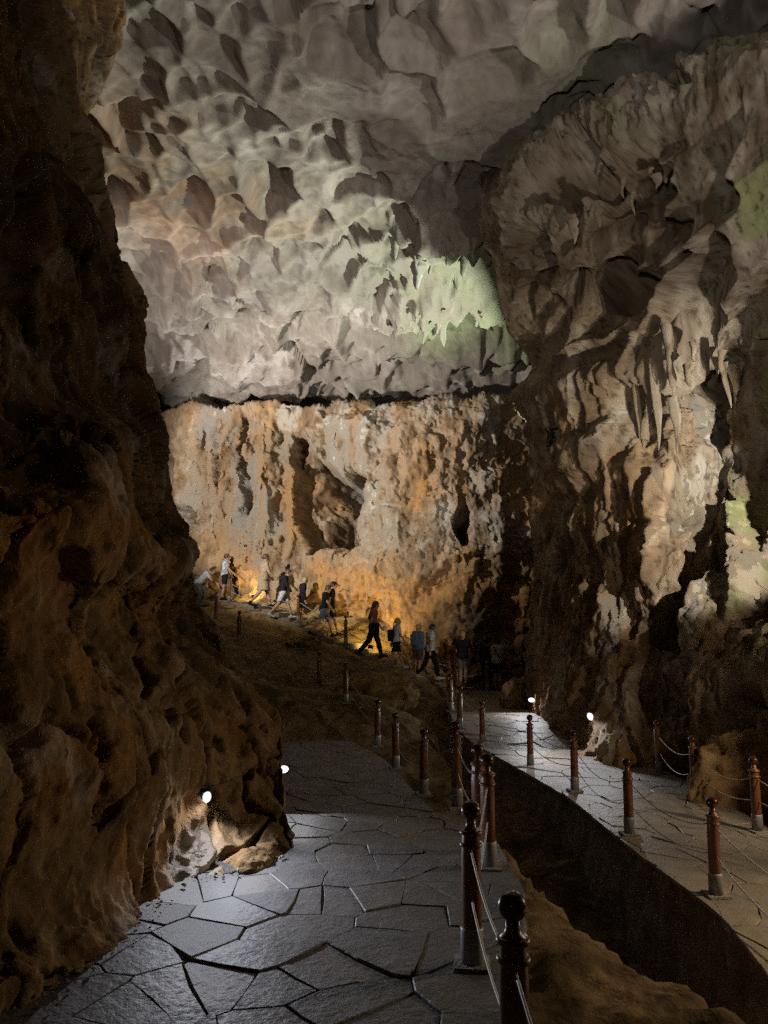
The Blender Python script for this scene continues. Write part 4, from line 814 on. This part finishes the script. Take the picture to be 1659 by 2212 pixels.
    if bag:
        bc_, (bx, by, bz), (rx, ry, rz) = bag; q = np.abs(G-np.array([bx, by, bz]))-np.array([rx, ry, rz])+.04; f = np.sqrt((np.maximum(q, 0)**2).sum(-1))+np.minimum(q.max(-1), 0)-.04-wob
        b = part('bag', f, cloth('cloth_'+bc_, K[bc_]))
    if strap:
        pts = [Vector(tor(-.125, .09, .52)+off), Vector(tor(-.135, .02, .35)+off), Vector(tor(-.12, -.10, .12)+off), Vector(tor(-.05, -.17, .02)+off)]; V, F = tube(pts, .018, 6); link('strap', mesh_py('strap', V, F, True), cloth('cloth_black', K['black']), root)
    return root
R0 = 0.0; AWAY = math.pi/2; LFT = math.pi
def feet(px, py, d): p = A(px, py, d); return p
W1 = dict(legs=((.40, .12), (-.38, .38)), arms=((-.32, .2), (.30, .3))); W2 = dict(legs=((-.35, .40), (.34, .10)), arms=((.3, .3), (-.3, .25))); ST = dict(legs=((.05, .05), (-.06, .05)), arms=((.05, .2), (-.05, .2)))
person('person in a white shirt bending down at the rock edge, top of the stairs', feet(427, 1312, 27.6), 1.62, R0, legs=((.7, 1.1), (.3, .9)), arms=((.5, .3), (.6, .4)), lean=.75, bow=.2, top=('white', 'tee'), bottom=('grey', 'trousers'))
person('person in a dark cap and pale shirt at the rock edge', feet(440, 1312, 27.9), 1.55, R0+.6, **ST, bow=.05, top=('pale', 'tee'), bottom=('grey', 'shorts'), cap='black')
person('person in a brown cap, white shirt and black shorts at the stair top', feet(484, 1297, 27.1), 1.60, R0+.35, legs=((.08, .06), (-.08, .06)), arms=((.2, .5), (.35, .5)), top=('white', 'tee'), bottom=('black', 'shorts'), cap='brown', shoes='black', lean=.02)
person('tall person in a beige shirt and shorts between the upper stair posts', feet(568, 1312, 26.2), 1.84, R0+.5, **{**W1, 'arms': ((.25, .7), (.3, .6))}, top=('beige', 'tee'), bottom=('beige', 'dress'), hair=('brown', 'short'), shoes='black')
person('person in a black jacket with head bowed, striding down below the beige one', feet(611, 1335, 25.7), 1.66, R0, **W1, lean=.12, bow=.45, top=('black', 'jacket'), bottom=('white', 'shorts'), hair=('brown', 'short'))
person('blond child in a black jacket and white shoes beside a stair post', feet(652, 1349, 25.4), 1.52, R0+.4, **ST, bow=.35, lean=.05, top=('black', 'jacket'), bottom=('black', 'shorts'), hair=('blond', 'short'))
person('person in a black shirt and short denim, front of the walking pair', feet(700, 1375, 24.8), 1.66, R0, **W1, bow=.3, lean=.08, top=('black', 'tee'), bottom=('denim', 'shorts'), hair=('brown', 'short'), shoes='black')
person('person in a dark cap and black shirt, rear of the walking pair', feet(714, 1373, 25.2), 1.76, R0+.1, **W2, bow=.2, lean=.05, top=('black', 'tee'), bottom=('black', 'shorts'), cap='black', shoes='black')
person('long haired person in a rust shirt and black trousers before the golden light', feet(806, 1420, 24.1), 1.74, R0+.1, **W2, bow=.25, lean=.04, top=('rust', 'tee'), bottom=('black', 'trousers'), hair=('dark', 'long'), bag=('black', (.02, -.22, .88), (.15, .05, .16)), shoes='black')
person('blond person in a white shirt carrying a black bag on the lowest stairs', feet(856, 1445, 23.9), 1.56, R0+.3, **W1, top=('white', 'tee'), bottom=('black', 'shorts'), hair=('blond', 'tail'), bag=('black', (-.17, .05, 1.12), (.09, .14, .19)))
person('person in a blue denim jacket with a backpack at the stair foot', feet(903, 1464, 23.85), 1.58, R0+.9, **ST, top=('denim', 'jacket'), bottom=('brown', 'shorts'), hair=('blond', 'tail'), bag=('denim', (-.18, 0, 1.18), (.08, .14, .20)))
person('person in a white shirt and black trousers at the stair foot', feet(930, 1468, 23.8), 1.68, R0+.35, **W2, bow=.3, top=('white', 'tee'), bottom=('black', 'trousers'), shoes='white')
person('person in a black shirt and grey shorts behind the landing posts', feet(1001, 1488, 23.9), 1.68, AWAY-.3, **ST, top=('black', 'tee'), bottom=('grey', 'shorts'), hair=('blond', 'short'), shoes='black')
person('person in black beside the white shirt with the strap', feet(1052, 1490, 25.2), 1.58, AWAY+.2, **ST, top=('black', 'jacket'), bottom=('black', 'trousers'), shoes='black')
person('person seen from behind in a white shirt with a black shoulder strap', feet(1076, 1492, 24.9), 1.60, AWAY-.35, **ST, bow=.35, top=('white', 'tee'), bottom=('black', 'shorts'), cap='black', shoes='black', strap=True)
person('dark figure half hidden by the grey column at the landing', feet(1137, 1490, 24.6), 1.62, R0, **ST, top=('black', 'jacket'), bottom=('black', 'trousers'), shoes='black')
